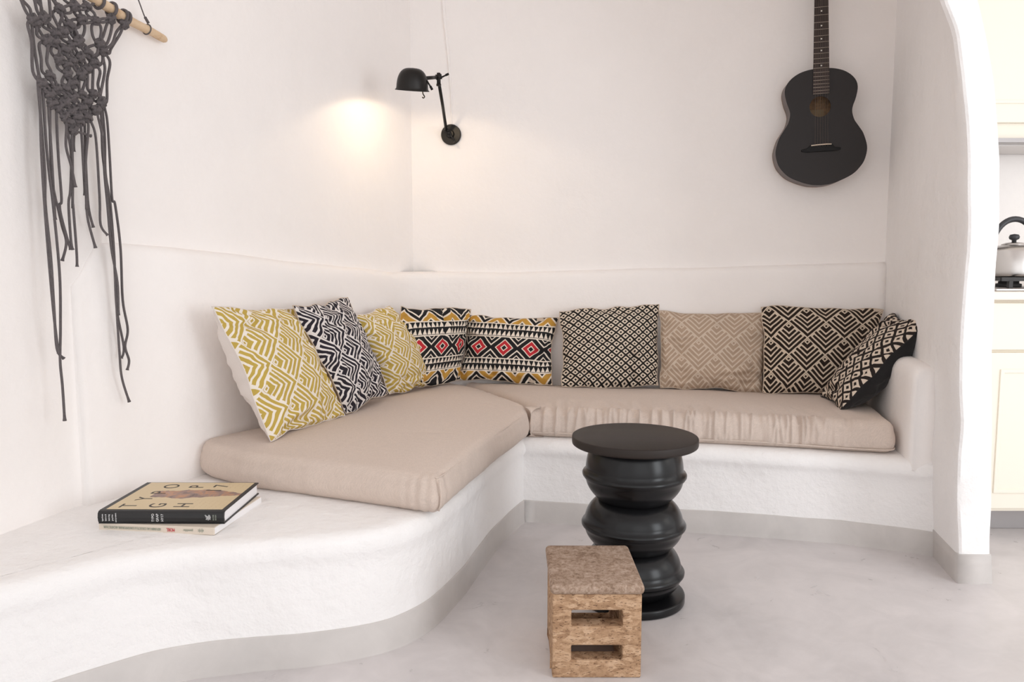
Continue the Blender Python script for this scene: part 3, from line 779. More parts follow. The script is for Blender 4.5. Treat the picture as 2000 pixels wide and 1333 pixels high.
Lf = slotted(d_ - 2 * cz, SH, cz, sides); bmesh.ops.transform(Lf, matrix=Matrix.Translation((cz, cz, 0)) @ Matrix.Rotation(PI / 2, 4, 'Z'), verts=Lf.verts)
Rg = slotted(d_ - 2 * cz, SH, cz, sides); bmesh.ops.transform(Rg, matrix=Matrix.Translation((w, cz, 0)) @ Matrix.Rotation(PI / 2, 4, 'Z'), verts=Rg.verts)
bm = join([A, B, Lf, Rg]); bmesh.ops.remove_doubles(bm, verts=bm.verts, dist=.0004)
bmesh.ops.translate(bm, verts=bm.verts, vec=(SX0 - .207, SY0 - 1.90, 0))
bevel(obj('slotted_frame', bm, M['cork'], st, False), .004, 2, 50)
bm = bmesh.new(); add_box(bm, SX0 - .207 - .006, SX1 - .207 + .006, SY0 - 1.90 - .006, SY1 - 1.90 + .006, SH - .001, .2375)
bmesh.ops.subdivide_edges(bm, edges=bm.edges[:], cuts=1, use_grid_fill=True)
bevel(obj('seat', bm, M['cork_seat'], st), .011, 4, 40)

# ================================================================== WALL LAMP
LX = Vector((-.281, 3.712, 1.690))                            # on the back wall
d2 = (CR_ - CL).normalized(); nb = Vector((d2.y, -d2.x, 0)).normalized()
def wallpt(x, z, off=0): 
    s = (x - CL.x) / d2.x; return Vector((x, CL.y + d2.y * s, z)) + nb * off
lamp = thing('wall_lamp', 'black swing-arm wall lamp with a dome shade, lit, by the room corner', 'lamp', wallpt(-.290, 1.636))
def lobj(name, bm, mat, **k): return local(obj(name, bm, mat), lamp)
mt = wallpt(-.290, 1.636)
R_wall = nb.to_track_quat('Z', 'Y').to_matrix().to_4x4()
edge_split(lobj('backplate', lathe([(0, 0), (.046, 0), (.0485, .003), (.0485, .014), (.046, .017), (.020, .019), (.016, .030), (0, .031)], 40, None, Matrix.Translation(mt) @ R_wall), M['black_metal']), 40)
jt = Vector((-.316, 3.36, 1.817)); ab = mt + nb * .050 + Vector((-.012, 0, .012))
lobj('lower_pivot', join([tube([mt + nb * .02, mt + nb * .062], .008, 12), tube([ab + Vector((-.010, 0, -.006)), ab + Vector((.012, 0, .006))], .009, 12)]), M['black_metal'])
lobj('lower_wing_screw', join([tube([mt + nb * .058 + Vector((.004, 0, .004)), mt + nb * .066 + Vector((.024, 0, -.034))], .0035, 8), tube([mt + nb * .066 + Vector((.022, 0, -.030)), mt + nb * .068 + Vector((.028, 0, -.042))], .005, 8)]), M['black_metal'])
lobj('arm', tube([ab, ab.lerp(jt, .5), jt + Vector((.001, .004, -.024))], .0072, 12), M['black_metal'])
lobj('elbow_joint', join([tube([jt + Vector((0, 0, -.034)), jt + Vector((0, 0, -.026))], .0105, 12), tube([jt + Vector((0, 0, -.030)), jt + Vector((0, 0, .014))], .0085, 14), tube([jt + Vector((-.013, 0, .002)), jt + Vector((.013, 0, .006))], .0115, 12), tube([jt + Vector((0, 0, .012)), jt + Vector((0, 0, .020))], .0085, 6)]), M['black_metal'])
lobj('elbow_wing_screw', join([tube([jt + Vector((.012, 0, .002)), jt + Vector((.040, -.004, .014))], .0035, 8), tube([jt + Vector((.030, -.003, .010)), jt + Vector((.044, -.004, .016))], .0052, 8)]), M['black_metal'])
sc_ = Vector((-.4155, 3.240, 1.737)); TR = Matrix.Translation(sc_) @ Matrix.Rotation(math.radians(14), 4, 'X') @ Matrix.Rotation(math.radians(4.0), 4, 'Y')
lobj('shade_arm', tube([jt + Vector((-.010, 0, .002)), jt.lerp(TR @ Vector((.064, .005, .055)), .6), TR @ Vector((.055, .005, .052))],   .0074, 12), M['black_metal'])
po, pi_ = [], []
for k in range(15):
    a = PI / 2 * k / 14; po.append((.0655 * (math.cos(a) ** .62), .012 + .076 * math.sin(a) ** 1.0)); 
prof = [(.0655, .006), (.0665, .003), (.0715, .0005), (.0715, -.001), (.0665, 0)]
outer = [(.0715, -.001), (.0712, .0008), (.067, .004), (.0655, .012)] + po[1:]
inner = [(max(0, r - .0022), z - .0018) for r, z in po][::-1] + [(.0635, .010), (.065, .002), (.0712, -.0012)]
edge_split(lobj('shade', lathe(outer[:-1] + [(0, .0885)], 56, None, TR), M['black_metal']), 60)
lobj('shade_lining', lathe([(0, .086)] + [(max(.001, r), z) for r, z in inner[1:]], 56, None, TR), M['shade_white'])
em, t, b_ = newmat('lit bulb glass', (1, .9, .75)); b_.inputs['Emission Color'].default_value = (1, .78, .5, 1); b_.inputs['Emission Strength'].default_value = 4
lobj('bulb', lathe([(0, .026), (.010, .028), (.017, .036), (.0185, .044), (.014, .056), (.010, .064), (.010, .078), (0, .078)], 24, None, TR), em)
lobj('bulb_holder', lathe([(0, .064), (.0125, .064), (.0125, .086), (0, .086)], 24, None, TR), M['black_metal'])
lobj('switch_lever', join([tube([TR @ Vector((.060, -.012, .044)), TR @ Vector((.083, -.014, .012))], .0035, 8), tube([TR @ Vector((.076, -.014, .022)), TR @ Vector((.085, -.014, .008))], .0055, 8)]), M['black_metal'])
hk = [(.047, -.03, .004), (.048, -.03, -.008), (.052, -.03, -.015), (.055, -.03, -.021), (.0505, -.03, -.026), (.046, -.03, -.022)]
lobj('pull_hook', tube([TR @ p for p in cr(hk, 4)], .0026, 8), M['black_metal'])
L = bpy.data.lights.new('bulb_light', 'POINT'); L.energy = 1.7; L.color = (1, .80, .56); L.shadow_soft_size = .006
lo = bpy.data.objects.new('bulb_light', L); COL.objects.link(lo); local(lo, lamp); lo.location = TR @ Vector((0, 0, .020)) 
cb = cr([wallpt(x, z, .003) for x, z in ((-.328, 2.62), (-.324, 2.262), (-.311, 2.098), (-.299, 1.956), (-.291, 1.837), (-.288, 1.76), (-.288, 1.67))], 8)
lobj('cable', add_tube(bmesh.new(), cb, [.003 + .0055 * max(0.0, min(1.0, (p.z - 1.80) / .35)) for p in cb], 8), M['plaster'])['label'] = 'cable painted white with the wall'

# ================================================================== GUITAR
gx = d2.to_3d(); gn = nb; 
GO = Vector((1.328, 3.308, 1.355))
Rg_ = Matrix((( gx.x, 0, gn.x, 0), (gx.y, 0, gn.y, 0), (0, 1, 0, 0), (0, 0, 0, 1)))
GM = Matrix.Translation(GO) @ Rg_ @ Matrix.Rotation(math.radians(2.0), 4, 'Z')    # local: x right, y up the neck, z out of the wall
gt = thing('acoustic_guitar', 'black acoustic guitar hanging on the back wall', 'guitar', wallpt(1.34, 1.355))
def gobj(name, bm, mat, sm=True):
    bmesh.ops.transform(bm, matrix=GM, verts=bm.verts); bmesh.ops.recalc_face_normals(bm, faces=bm.faces); return local(obj(name, bm, mat, None, sm), gt)
half = [(0, 0), (.040, .004), (.081, .017), (.1276, .040), (.157, .068), (.1766, .1005), (.1855, .150), (.172, .204), (.156, .233), (.1345, .267), (.1255, .300), (.128, .325), (.1385, .355), (.146, .390), (.145, .415), (.1355, .437), (.116, .458), (.086, .476), (.046, .487), (0, .490)]
hp = cr([(x, y, 0) for x, y in half], 6)
outl = [Vector((p.x, p.y)) for p in hp] + [Vector((-p.x, p.y)) for p in hp[-2:0:-1]]
HC, HR, GD = Vector((-.003, .331)), .043, .092
n = len(outl)
bm = bmesh.new(); N = normals2(outl)
vo = [bm.verts.new((p.x, p.y, 0)) for p in outl]
vi = []; 
for p in outl:
    dd = (p - HC).normalized(); vi.append(bm.verts.new((HC.x + dd.x * HR, HC.y + dd.y * HR, 0)))
vi2 = [bm.verts.new((v.co.x, v.co.y, -.003)) for v in vi]; vo2 = [bm.verts.new((p.x, p.y, -.0035)) for p in outl]
for i in range(n):
    j = (i + 1) % n
    bm.faces.new((vo[i], vo[j], vi[j], vi[i])); bm.faces.new((vi[i], vi[j], vi2[j], vi2[i])); bm.faces.new((vo[j], vo[i], vo2[i], vo2[j]))
gobj('soundboard', bm, M['guitar_top'], False)
bm = bmesh.new(); rows = [[bm.verts.new((p.x - N[i].x * .0006, p.y - N[i].y * .0006, z)) for i, p in enumerate(outl)] for z in (-.0005, -.03, -.06, -GD)]
for A, B in zip(rows, rows[1:]):
    for i in range(n): bm.faces.new((A[i], A[(i + 1) % n], B[(i + 1) % n], B[i]))
gobj('sides', bm, M['guitar_side'])
bm = bmesh.new(); a = [bm.verts.new((p.x, p.y, -GD)) for p in outl]; c = [bm.verts.new((p.x, p.y, -GD + .003)) for p in outl]
bm.faces.new(a); bm.faces.new(c)
for i in range(n): bm.faces.new((a[i], a[(i + 1) % n], c[(i + 1) % n], c[i]))
gobj('back', bm, M['inner_wood'], False)
bm = bmesh.new()
for z in (-GD + .0032, -GD + .0036): pass
add_box(bm, -.046, .030, .245, .335, -GD + .0031, -GD + .0036); gobj('maker_label', bm, M['label'], False)
# neck, fretboard, frets, dots
SL = .638; SAD = .171                                        # scale length, saddle position
F12 = SAD + SL / 2; NUT = SAD + SL
def fb_w(y): return .0335 + (.027 - .0335) * (y - .36) / (NUT - .36)
bm = bmesh.new()
ends_ = [(-1, .385), (1, .385), (1, NUT), (-1, NUT)]
lo_ = [bm.verts.new((s * fb_w(y), y, 0)) for s, y in ends_]; hi_ = [bm.verts.new((s * fb_w(y), y, .006)) for s, y in ends_]
bm.faces.new(lo_); bm.faces.new(hi_)
for i in range(4): bm.faces.new((lo_[i], lo_[(i + 1) % 4], hi_[(i + 1) % 4], hi_[i]))
gobj('fretboard', bm, M['fretboard'], False)
bm = bmesh.new(); rings = []
for y, dp in ((.470, .05), (.490, .030), (.53, .020), (.6, .018), (NUT, .016)):
    rings.append([bm.verts.new((fb_w(y) * math.cos(a), y, -dp * math.sin(a) )) for a in (PI * k / 10 for k in range(11))])
for A, B in zip(rings, rings[1:]):
    for k in range(10): bm.faces.new((A[k], A[k + 1], B[k + 1], B[k]))
    bm.faces.new((A[0], B[0], B[10], A[10]))
bm.faces.new(rings[0]); bm.faces.new(rings[-1]); gobj('neck', bm, M['guitar_top'])
bm = box(-.034, .034, NUT, NUT + .19, -.016, .0); gobj('headstock', bm, M['guitar_top'], False)
bm = box(-.027, .027, NUT - .002, NUT + .003, 0, .0085); gobj('nut', bm, M['bone'], False)
for i in range(1, 20):
    y = SAD + SL * 2 ** (-i / 12)
    if y < .380: break
    w_ = fb_w(y); gobj('fret', tube([(-w_, y, .0062), (w_, y, .0062)], .0011, 6), M['frets'])
for i in (3, 5, 7, 9, 12):
    y = SAD + SL * (2 ** (-i / 12) + 2 ** (-(i - 1) / 12)) / 2
    gobj('inlay_dot', lathe([(0, 0), (.0034, 0), (.0034, .0004), (0, .0005)], 16, None, Matrix.Translation((0, y, .006))), M['pearl'])
bm = bmesh.new()
pts = [(-.080, .146), (-.080, .154), (-.056, .158), (-.044, .172), (.044, .172), (.056, .158), (.080, .154), (.080, .146), (.058, .142), (-.058, .142)]
a = [bm.verts.new((x, y, 0)) for x, y in pts]; c = [bm.verts.new((x, y, .008)) for x, y in pts]
bm.faces.new(a); bm.faces.new(c)
for i in range(len(pts)): bm.faces.new((a[i], a[(i + 1) % len(pts)], c[(i + 1) % len(pts)], c[i]))
bevel(gobj('bridge', bm, M['bridge'], False), .0015)
gobj('saddle', tube([(-.041, .1685, .0095), (-.02, .170, .010), (.02, .171, .010), (.041, .170, .0095)], .0024, 8), M['bone'])
for i in range(6):
    x = -.026 + .0104 * i; x2 = -.0215 + .0086 * i
    gobj('string', tube([(x, .160, .007), (x, .171, .012), (x2, NUT, .009), (x2 * .6, NUT + .05, .003)], .0006 if i < 3 else .0004, 5), M['string'])
hg = tube([GM @ Vector((0, NUT + .05, -.016)), wallpt(1.27, 2.24, -.01)], .006, 8); local(obj('wall_hook', hg, M['black_metal']), gt)

# ================================================================== MACRAME WALL HANGING
MD = ast.literal_eval('''{"knots":[[.1054,1.6128],[.1171,1.6086],[.1349,1.6256],[.1861,1.6638],[.23,1.6844],[.2753,1.6988],[.2519,1.6569],[.3035,1.6697],[.3542,1.6892],[.2165,1.6313],[.1704,1.5965],[.192,1.608],[.2394,1.5968],[.3105,1.6107],[.3222,1.5938],[.1437,1.5731],[.2217,1.5837],[.1973,1.5649],[.2672,1.5737],[.2437,1.5578],[.1743,1.5346],[.2173,1.5428],[.2889,1.5553],[.1659,1.5766],[.1981,1.5271],[.1229,1.463],[.147,1.4863],[.1989,1.5051],[.2423,1.5137],[.2667,1.5331],[.2157,1.484],[.142,1.4399],[.1643,1.4577],[.1903,1.465],[.241,1.4609],[.282,1.4713],[.3049,1.4517],[.1901,1.4318],[.2133,1.4483],[.2589,1.4459],[.1692,1.4144],[.2089,1.4122],[.2407,1.4251],[.2836,1.4283],[.1835,1.3923],[.2203,1.3992],[.2561,1.4024],[.1988,1.3818],[.2298,1.3857],[.2097,1.3618],[.1501,1.4188],[.4019,1.691]],"net":[[[.0684,1.6671],[.0744,1.6502],[.0859,1.6286],[.1054,1.6128]],[[.0786,1.6705],[.0877,1.6545],[.0981,1.6362],[.1054,1.6128]],[[.1055,1.6795],[.1102,1.6619],[.1161,1.638],[.1349,1.6256]],[[.1254,1.6862],[.1271,1.6673],[.1351,1.6504],[.1349,1.6256]],[[.1347,1.6893],[.1364,1.6704],[.1398,1.6519],[.1349,1.6256]],[[.1594,1.691],[.1584,1.6644],[.1574,1.6377],[.1503,1.6244],[.1349,1.6256]],[[.1578,1.6904],[.1665,1.6801],[.1861,1.6638]],[[.1707,1.6947],[.1778,1.6838],[.1861,1.6638]],[[.2015,1.7022],[.2092,1.694],[.23,1.6844]],[[.225,1.71],[.2277,1.7],[.23,1.6844]],[[.2646,1.7203],[.2658,1.7124],[.2753,1.6988]],[[.3068,1.7215],[.2916,1.7068],[.2753,1.6988]],[[.1861,1.6638],[.2078,1.6491],[.2165,1.6313]],[[.1861,1.6638],[.195,1.6532],[.1986,1.6328],[.2165,1.6313]],[[.1861,1.6638],[.1724,1.6503],[.1726,1.6291],[.192,1.608]],[[.1861,1.6638],[.1898,1.6476],[.1915,1.624],[.192,1.608]],[[.23,1.6844],[.2359,1.6713],[.2519,1.6569]],[[.23,1.6844],[.2532,1.6766],[.2519,1.6569]],[[.2753,1.6988],[.2794,1.6806],[.3035,1.6697]],[[.2753,1.6988],[.2975,1.6876],[.3035,1.6697]],[[.1861,1.6638],[.2013,1.674],[.2183,1.6834],[.23,1.6844]],[[.1861,1.6638],[.2004,1.6603],[.2204,1.6651],[.23,1.6844]],[[.23,1.6844],[.2559,1.6926],[.2753,1.6988]],[[.23,1.6844],[.257,1.6833],[.2753,1.6988]],[[.2519,1.6569],[.2751,1.6688],[.3035,1.6697]],[[.2519,1.6569],[.2742,1.6553],[.3035,1.6697]],[[.3035,1.6697],[.3297,1.6833],[.3542,1.6892]],[[.3035,1.6697],[.3291,1.6731],[.3542,1.6892]],[[.2519,1.6569],[.2311,1.6507],[.2165,1.6313]],[[.2519,1.6569],[.2472,1.6376],[.2298,1.6298],[.2165,1.6313]],[[.2519,1.6569],[.2649,1.6456],[.2634,1.6229],[.2519,1.6044],[.2394,1.5968]],[[.2519,1.6569],[.2491,1.6409],[.2357,1.6178],[.2394,1.5968]],[[.3035,1.6697],[.2954,1.6545],[.2939,1.6316],[.3018,1.6154],[.3105,1.6107]],[[.3035,1.6697],[.3174,1.661],[.3177,1.6383],[.3105,1.6107]],[[.3542,1.6892],[.3398,1.6676],[.3247,1.6332],[.3105,1.6107]],[[.3542,1.6892],[.359,1.6747],[.3453,1.6375],[.3287,1.6099],[.3105,1.6107]],[[.4019,1.691],[.3771,1.6611],[.3499,1.6214],[.3222,1.5938]],[[.4019,1.691],[.3867,1.6609],[.3587,1.6122],[.3425,1.5934],[.3222,1.5938]],[[.1171,1.6086],[.1161,1.594],[.1197,1.5795],[.1299,1.5732],[.1437,1.5731]],[[.1171,1.6086],[.1269,1.5972],[.1437,1.5731]],[[.1054,1.6128],[.094,1.5979],[.097,1.555],[.106,1.4886],[.1229,1.463]],[[.1054,1.6128],[.1071,1.594],[.1114,1.546],[.1198,1.492],[.1229,1.463]],[[.1349,1.6256],[.1486,1.6219],[.1616,1.6072],[.1704,1.5965]],[[.1349,1.6256],[.1415,1.6093],[.1549,1.6],[.1704,1.5965]],[[.1349,1.6256],[.1561,1.6189],[.1713,1.6101],[.192,1.608]],[[.1437,1.5731],[.126,1.5603],[.1265,1.5238],[.1323,1.495],[.147,1.4863]],[[.1437,1.5731],[.1425,1.5543],[.1434,1.5215],[.1513,1.4995],[.147,1.4863]],[[.1704,1.5965],[.1775,1.5838],[.1973,1.5649]],[[.1704,1.5965],[.1598,1.5802],[.1659,1.5766]],[[.192,1.608],[.1959,1.5929],[.2217,1.5837]],[[.192,1.608],[.2128,1.6004],[.2217,1.5837]],[[.2165,1.6313],[.2237,1.6144],[.2394,1.5968]],[[.2165,1.6313],[.2325,1.6196],[.2394,1.5968]],[[.2394,1.5968],[.2649,1.5927],[.2672,1.5737]],[[.2394,1.5968],[.247,1.5823],[.2672,1.5737]],[[.3105,1.6107],[.279,1.5936],[.2672,1.5737]],[[.3105,1.6107],[.296,1.5812],[.2828,1.5707],[.2672,1.5737]],[[.3222,1.5938],[.2989,1.5706],[.2889,1.5553]],[[.3222,1.5938],[.3184,1.5641],[.3048,1.5507],[.2889,1.5553]],[[.3222,1.5938],[.3274,1.575],[.3205,1.5402],[.3018,1.4755],[.3049,1.4517]],[[.3222,1.5938],[.3419,1.5845],[.3444,1.5648],[.3359,1.5192],[.3227,1.4582],[.3049,1.4517]],[[.2889,1.5553],[.2855,1.5239],[.281,1.4884],[.282,1.4713]],[[.2889,1.5553],[.3038,1.5369],[.3048,1.5024],[.2975,1.4747],[.282,1.4713]],[[.2667,1.5331],[.2676,1.5128],[.2677,1.482],[.282,1.4713]],[[.2423,1.5137],[.2583,1.5004],[.241,1.4609]],[[.2423,1.5137],[.2382,1.4823],[.241,1.4609]],[[.2157,1.484],[.2248,1.4676],[.241,1.4609]],[[.1659,1.5766],[.1614,1.5519],[.1743,1.5346]],[[.1659,1.5766],[.1788,1.5595],[.1743,1.5346]],[[.1973,1.5649],[.2017,1.5497],[.2173,1.5428]],[[.1973,1.5649],[.2129,1.5582],[.2173,1.5428]],[[.2217,1.5837],[.2261,1.566],[.2437,1.5578]],[[.2217,1.5837],[.2392,1.5757],[.2437,1.5578]],[[.2672,1.5737],[.2536,1.5681],[.2437,1.5578]],[[.2672,1.5737],[.2571,1.5633],[.2437,1.5578]],[[.2672,1.5737],[.2729,1.5603],[.2889,1.5553]],[[.2672,1.5737],[.2831,1.5688],[.2889,1.5553]],[[.2217,1.5837],[.2072,1.5767],[.1973,1.5649]],[[.2217,1.5837],[.2117,1.5718],[.1973,1.5649]],[[.1659,1.5766],[.1773,1.5654],[.1973,1.5649]],[[.1659,1.5766],[.1857,1.5762],[.1973,1.5649]],[[.1743,1.5346],[.1832,1.5269],[.1981,1.5271]],[[.1743,1.5346],[.189,1.5349],[.1981,1.5271]],[[.2173,1.5428],[.2057,1.5368],[.1981,1.5271]],[[.2173,1.5428],[.2097,1.533],[.1981,1.5271]],[[.2437,1.5578],[.229,1.5532],[.2173,1.5428]],[[.2437,1.5578],[.2318,1.5473],[.2173,1.5428]],[[.2437,1.5578],[.2488,1.5408],[.2667,1.5331]],[[.2437,1.5578],[.2615,1.5503],[.2667,1.5331]],[[.2889,1.5553],[.2746,1.546],[.2667,1.5331]],[[.2889,1.5553],[.281,1.5423],[.2667,1.5331]],[[.1743,1.5346],[.1794,1.5147],[.1989,1.5051]],[[.1743,1.5346],[.1937,1.5253],[.1989,1.5051]],[[.1981,1.5271],[.1941,1.5147],[.1989,1.5051]],[[.1981,1.5271],[.2029,1.5175],[.1989,1.5051]],[[.2173,1.5428],[.2225,1.5231],[.2423,1.5137]],[[.2173,1.5428],[.237,1.5337],[.2423,1.5137]],[[.2437,1.5578],[.2342,1.5334],[.2423,1.5137]],[[.2437,1.5578],[.2518,1.5382],[.2423,1.5137]],[[.1989,1.5051],[.2022,1.491],[.2157,1.484]],[[.1989,1.5051],[.2124,1.4982],[.2157,1.484]],[[.2423,1.5137],[.2245,1.501],[.2157,1.484]],[[.2423,1.5137],[.2334,1.4966],[.2157,1.484]],[[.1229,1.463],[.127,1.4475],[.142,1.4399]],[[.1229,1.463],[.1378,1.4555],[.142,1.4399]],[[.147,1.4863],[.1492,1.468],[.1643,1.4577]],[[.147,1.4863],[.162,1.4761],[.1643,1.4577]],[[.1229,1.463],[.1402,1.454],[.1643,1.4577]],[[.1229,1.463],[.1465,1.4668],[.1643,1.4577]],[[.1989,1.5051],[.1873,1.4842],[.1903,1.465]],[[.1989,1.5051],[.202,1.4859],[.1903,1.465]],[[.2157,1.484],[.2005,1.4771],[.1903,1.465]],[[.2157,1.484],[.2053,1.4718],[.1903,1.465]],[[.1643,1.4577],[.1842,1.4455],[.2133,1.4483]],[[.1643,1.4577],[.1928,1.4606],[.2133,1.4483]],[[.1903,1.465],[.1973,1.4526],[.2133,1.4483]],[[.1903,1.465],[.2062,1.4609],[.2133,1.4483]],[[.241,1.4609],[.226,1.4578],[.2133,1.4483]],[[.241,1.4609],[.2282,1.4513],[.2133,1.4483]],[[.241,1.4609],[.246,1.4501],[.2589,1.4459]],[[.241,1.4609],[.2538,1.4567],[.2589,1.4459]],[[.282,1.4713],[.2664,1.4605],[.2589,1.4459]],[[.282,1.4713],[.2744,1.4566],[.2589,1.4459]],[[.282,1.4713],[.2882,1.4575],[.3049,1.4517]],[[.282,1.4713],[.2986,1.4657],[.3049,1.4517]],[[.142,1.4399],[.1416,1.4271],[.1501,1.4188]],[[.142,1.4399],[.1505,1.4316],[.1501,1.4188]],[[.1643,1.4577],[.1708,1.4398],[.1901,1.4318]],[[.1643,1.4577],[.1834,1.4499],[.1901,1.4318]],[[.2133,1.4483],[.1996,1.4425],[.1901,1.4318]],[[.2133,1.4483],[.2038,1.4375],[.1901,1.4318]],[[.2133,1.4483],[.221,1.4318],[.2407,1.4251]],[[.2133,1.4483],[.2329,1.4418],[.2407,1.4251]],[[.2589,1.4459],[.2465,1.437],[.2407,1.4251]],[[.2589,1.4459],[.2531,1.4339],[.2407,1.4251]],[[.3049,1.4517],[.2904,1.4417],[.2836,1.4283]],[[.3049,1.4517],[.298,1.4382],[.2836,1.4283]],[[.2589,1.4459],[.2664,1.4329],[.2836,1.4283]],[[.2589,1.4459],[.2759,1.4414],[.2836,1.4283]],[[.1501,1.4188],[.1579,1.4136],[.1692,1.4144]],[[.1501,1.4188],[.1614,1.4196],[.1692,1.4144]],[[.1901,1.4318],[.1772,1.4252],[.1692,1.4144]],[[.1901,1.4318],[.182,1.4209],[.1692,1.4144]],[[.1901,1.4318],[.1947,1.4185],[.2089,1.4122]],[[.1901,1.4318],[.2042,1.4257],[.2089,1.4122]],[[.2407,1.4251],[.2236,1.4225],[.2089,1.4122]],[[.2407,1.4251],[.2258,1.4148],[.2089,1.4122]],[[.2836,1.4283],[.2658,1.4179],[.2561,1.4024]],[[.2836,1.4283],[.2737,1.4127],[.2561,1.4024]],[[.2407,1.4251],[.2431,1.4106],[.2561,1.4024]],[[.2407,1.4251],[.2536,1.417],[.2561,1.4024]],[[.1692,1.4144],[.1714,1.4004],[.1835,1.3923]],[[.1692,1.4144],[.1813,1.4065],[.1835,1.3923]],[[.2089,1.4122],[.1934,1.4049],[.1835,1.3923]],[[.2089,1.4122],[.1989,1.3995],[.1835,1.3923]],[[.2089,1.4122],[.2115,1.4035],[.2203,1.3992]],[[.2089,1.4122],[.2177,1.4079],[.2203,1.3992]],[[.2561,1.4024],[.239,1.4056],[.2203,1.3992]],[[.2561,1.4024],[.2371,1.396],[.2203,1.3992]],[[.1835,1.3923],[.1884,1.3845],[.1988,1.3818]],[[.1835,1.3923],[.1939,1.3897],[.1988,1.3818]],[[.2203,1.3992],[.2071,1.3927],[.1988,1.3818]],[[.2203,1.3992],[.212,1.3882],[.1988,1.3818]],[[.2203,1.3992],[.2219,1.3905],[.2298,1.3857]],[[.2203,1.3992],[.2281,1.3944],[.2298,1.3857]],[[.2561,1.4024],[.2407,1.3969],[.2298,1.3857]],[[.2561,1.4024],[.245,1.3911],[.2298,1.3857]],[[.1988,1.3818],[.1999,1.3695],[.2097,1.3618]],[[.1988,1.3818],[.2086,1.3742],[.2097,1.3618]],[[.2298,1.3857],[.2158,1.3755],[.2097,1.3618]],[[.2298,1.3857],[.2235,1.3719],[.2097,1.3618]]],"fringe":[[[.1143,1.4544],[.1184,1.3703],[.1172,1.2414],[.1178,1.1612],[.113,1.0297],[.1117,.8968],[.1176,.7932],[.134,.7643]],[[.1262,1.4485],[.1256,1.3287],[.1314,1.2431],[.1346,1.1625],[.133,.9854],[.1277,.851],[.1233,.7609],[.1239,.6925],[.1257,.6003]],[[.119,1.4512],[.1106,1.305],[.1133,1.1391],[.1096,.9414],[.1149,.8295],[.1219,.7792]],[[.1401,1.3958],[.1405,1.2877],[.1434,1.1787],[.1439,1.1248]],[[.1651,1.3875],[.1638,1.291],[.1654,1.1805],[.1622,1.1647],[.1641,1.1381],[.1685,1.0846],[.1795,1.0488]],[[.1478,1.3972],[.1427,1.2444],[.1486,1.1791],[.1577,1.1599],[.1676,1.1115],[.1662,1.0665],[.1509,1.019]],[[.1871,1.3651],[.1785,1.3151],[.194,1.2683],[.1995,1.2128]],[[.1973,1.358],[.2039,1.2965],[.1952,1.2057],[.1873,1.1667],[.1775,1.0759],[.1833,1.0489]],[[.2054,1.3593],[.1999,1.2511],[.1977,1.1607],[.1965,1.1674],[.1906,1.0536],[.19,1.0034]],[[.2188,1.3571],[.217,1.3299],[.2178,1.3084]],[[.2336,1.3731],[.2357,1.2782],[.2358,1.1949]],[[.2544,1.3767],[.2385,1.2785],[.2326,1.1634],[.2365,1.1706],[.238,1.1245],[.2459,1.0541]],[[.2539,1.3857],[.2511,1.2572],[.2537,1.165],[.2675,1.1112]],[[.2659,1.397],[.2803,1.3535],[.277,1.2136],[.2815,1.1741],[.2814,1.1175],[.2903,1.0904]],[[.2868,1.41],[.2979,1.3563],[.3038,1.2634],[.3053,1.176],[.3024,1.0564],[.3176,.9598],[.3178,.8668]],[[.3019,1.4174],[.3038,1.3104],[.3097,1.2167],[.3138,1.1767],[.3115,1.0567],[.316,.8865],[.3143,.7635],[.3221,.6879],[.3416,.6143]],[[.3123,1.4427],[.3159,1.3592],[.3158,1.2648],[.3235,1.1774],[.3192,1.0327],[.3222,.8862],[.3352,.7762],[.3287,.742]],[[.3183,1.4439],[.325,1.4077],[.3249,1.3134],[.3295,1.1947],[.3346,1.1783],[.3361,1.0573],[.3393,.9101],[.3485,.825],[.3371,.7761],[.3479,.7348],[.3379,.7083]],[[.2191,1.3616],[.2409,1.3585],[.2633,1.3563]]],"dowel":[[.0365,1.7724],[.1746,1.7493],[.3435,1.7212],[.4249,1.7075],[.5051,1.7008],[.5694,1.6921]],"wraps":[[.3106,1.7209],[.3692,1.7224],[.4019,1.7175],[.4177,1.7148]],"ring":[.499,1.7066],"hang":[[.5025,1.705],[.4909,1.7226],[.4772,1.7329],[.455,1.7738],[.3871,1.9006]]}''')
AM = Vector((-1.225, 1.845, 0)); DM = Vector((.291, .957, 0)).normalized(); NM = Vector((DM.y, -DM.x, 0))
def mp(u, z, o=0.0): return AM + DM * u + NM * o + Vector((0, 0, z))
mac = thing('macrame_wall_hanging', 'charcoal knotted macrame hanging from a driftwood stick on the left wall', 'wall hanging', mp(.3, 1.70, -.02))
def mobj(name, bm, mat): return local(obj(name, bm, mat), mac)
CRD = .0034
dw = cr([mp(u, z, .004) for u, z in [(-.10, 1.795)] + MD['dowel']], 6); nd = len(dw)
rad = [.0160 - .0045 * (i / (nd - 1)) + nz((i * .4, 0, 0)) * .0016 for i in range(nd)]; rad[-1] *= .55; rad[-2] *= .9; rad[0] *= .6
mobj('driftwood_stick', add_tube(bmesh.new(), dw, rad, 14), M['driftwood'])
dd = (dw[-3] - dw[-20]).normalized()
def around(u, z, R, r):
    c = min(dw, key=lambda q: (q - mp(u, z, .004)).length); return ring_bm(Matrix.Translation(c) @ dd.to_track_quat('Z', 'Y').to_matrix().to_4x4(), R, r, 22, 7)
for u, z in MD['wraps']: mobj('wrapped_loop', around(u, z, .0185, CRD * 1.25), M['cord'])
hp_ = [mp(u, z, .012) for u, z in MD['hang']]
mobj('hanging_cord', join([around(*MD['ring'], .0150, .0018), tube(cr([hp_[1], hp_[2], hp_[3], hp_[4], mp(.2, 2.15, -.02)], 5), .0018, 7), tube([hp_[1] + Vector((0, 0, -.004)), hp_[1].lerp(hp_[2], .9)], .0042, 7)]), M['cord'])
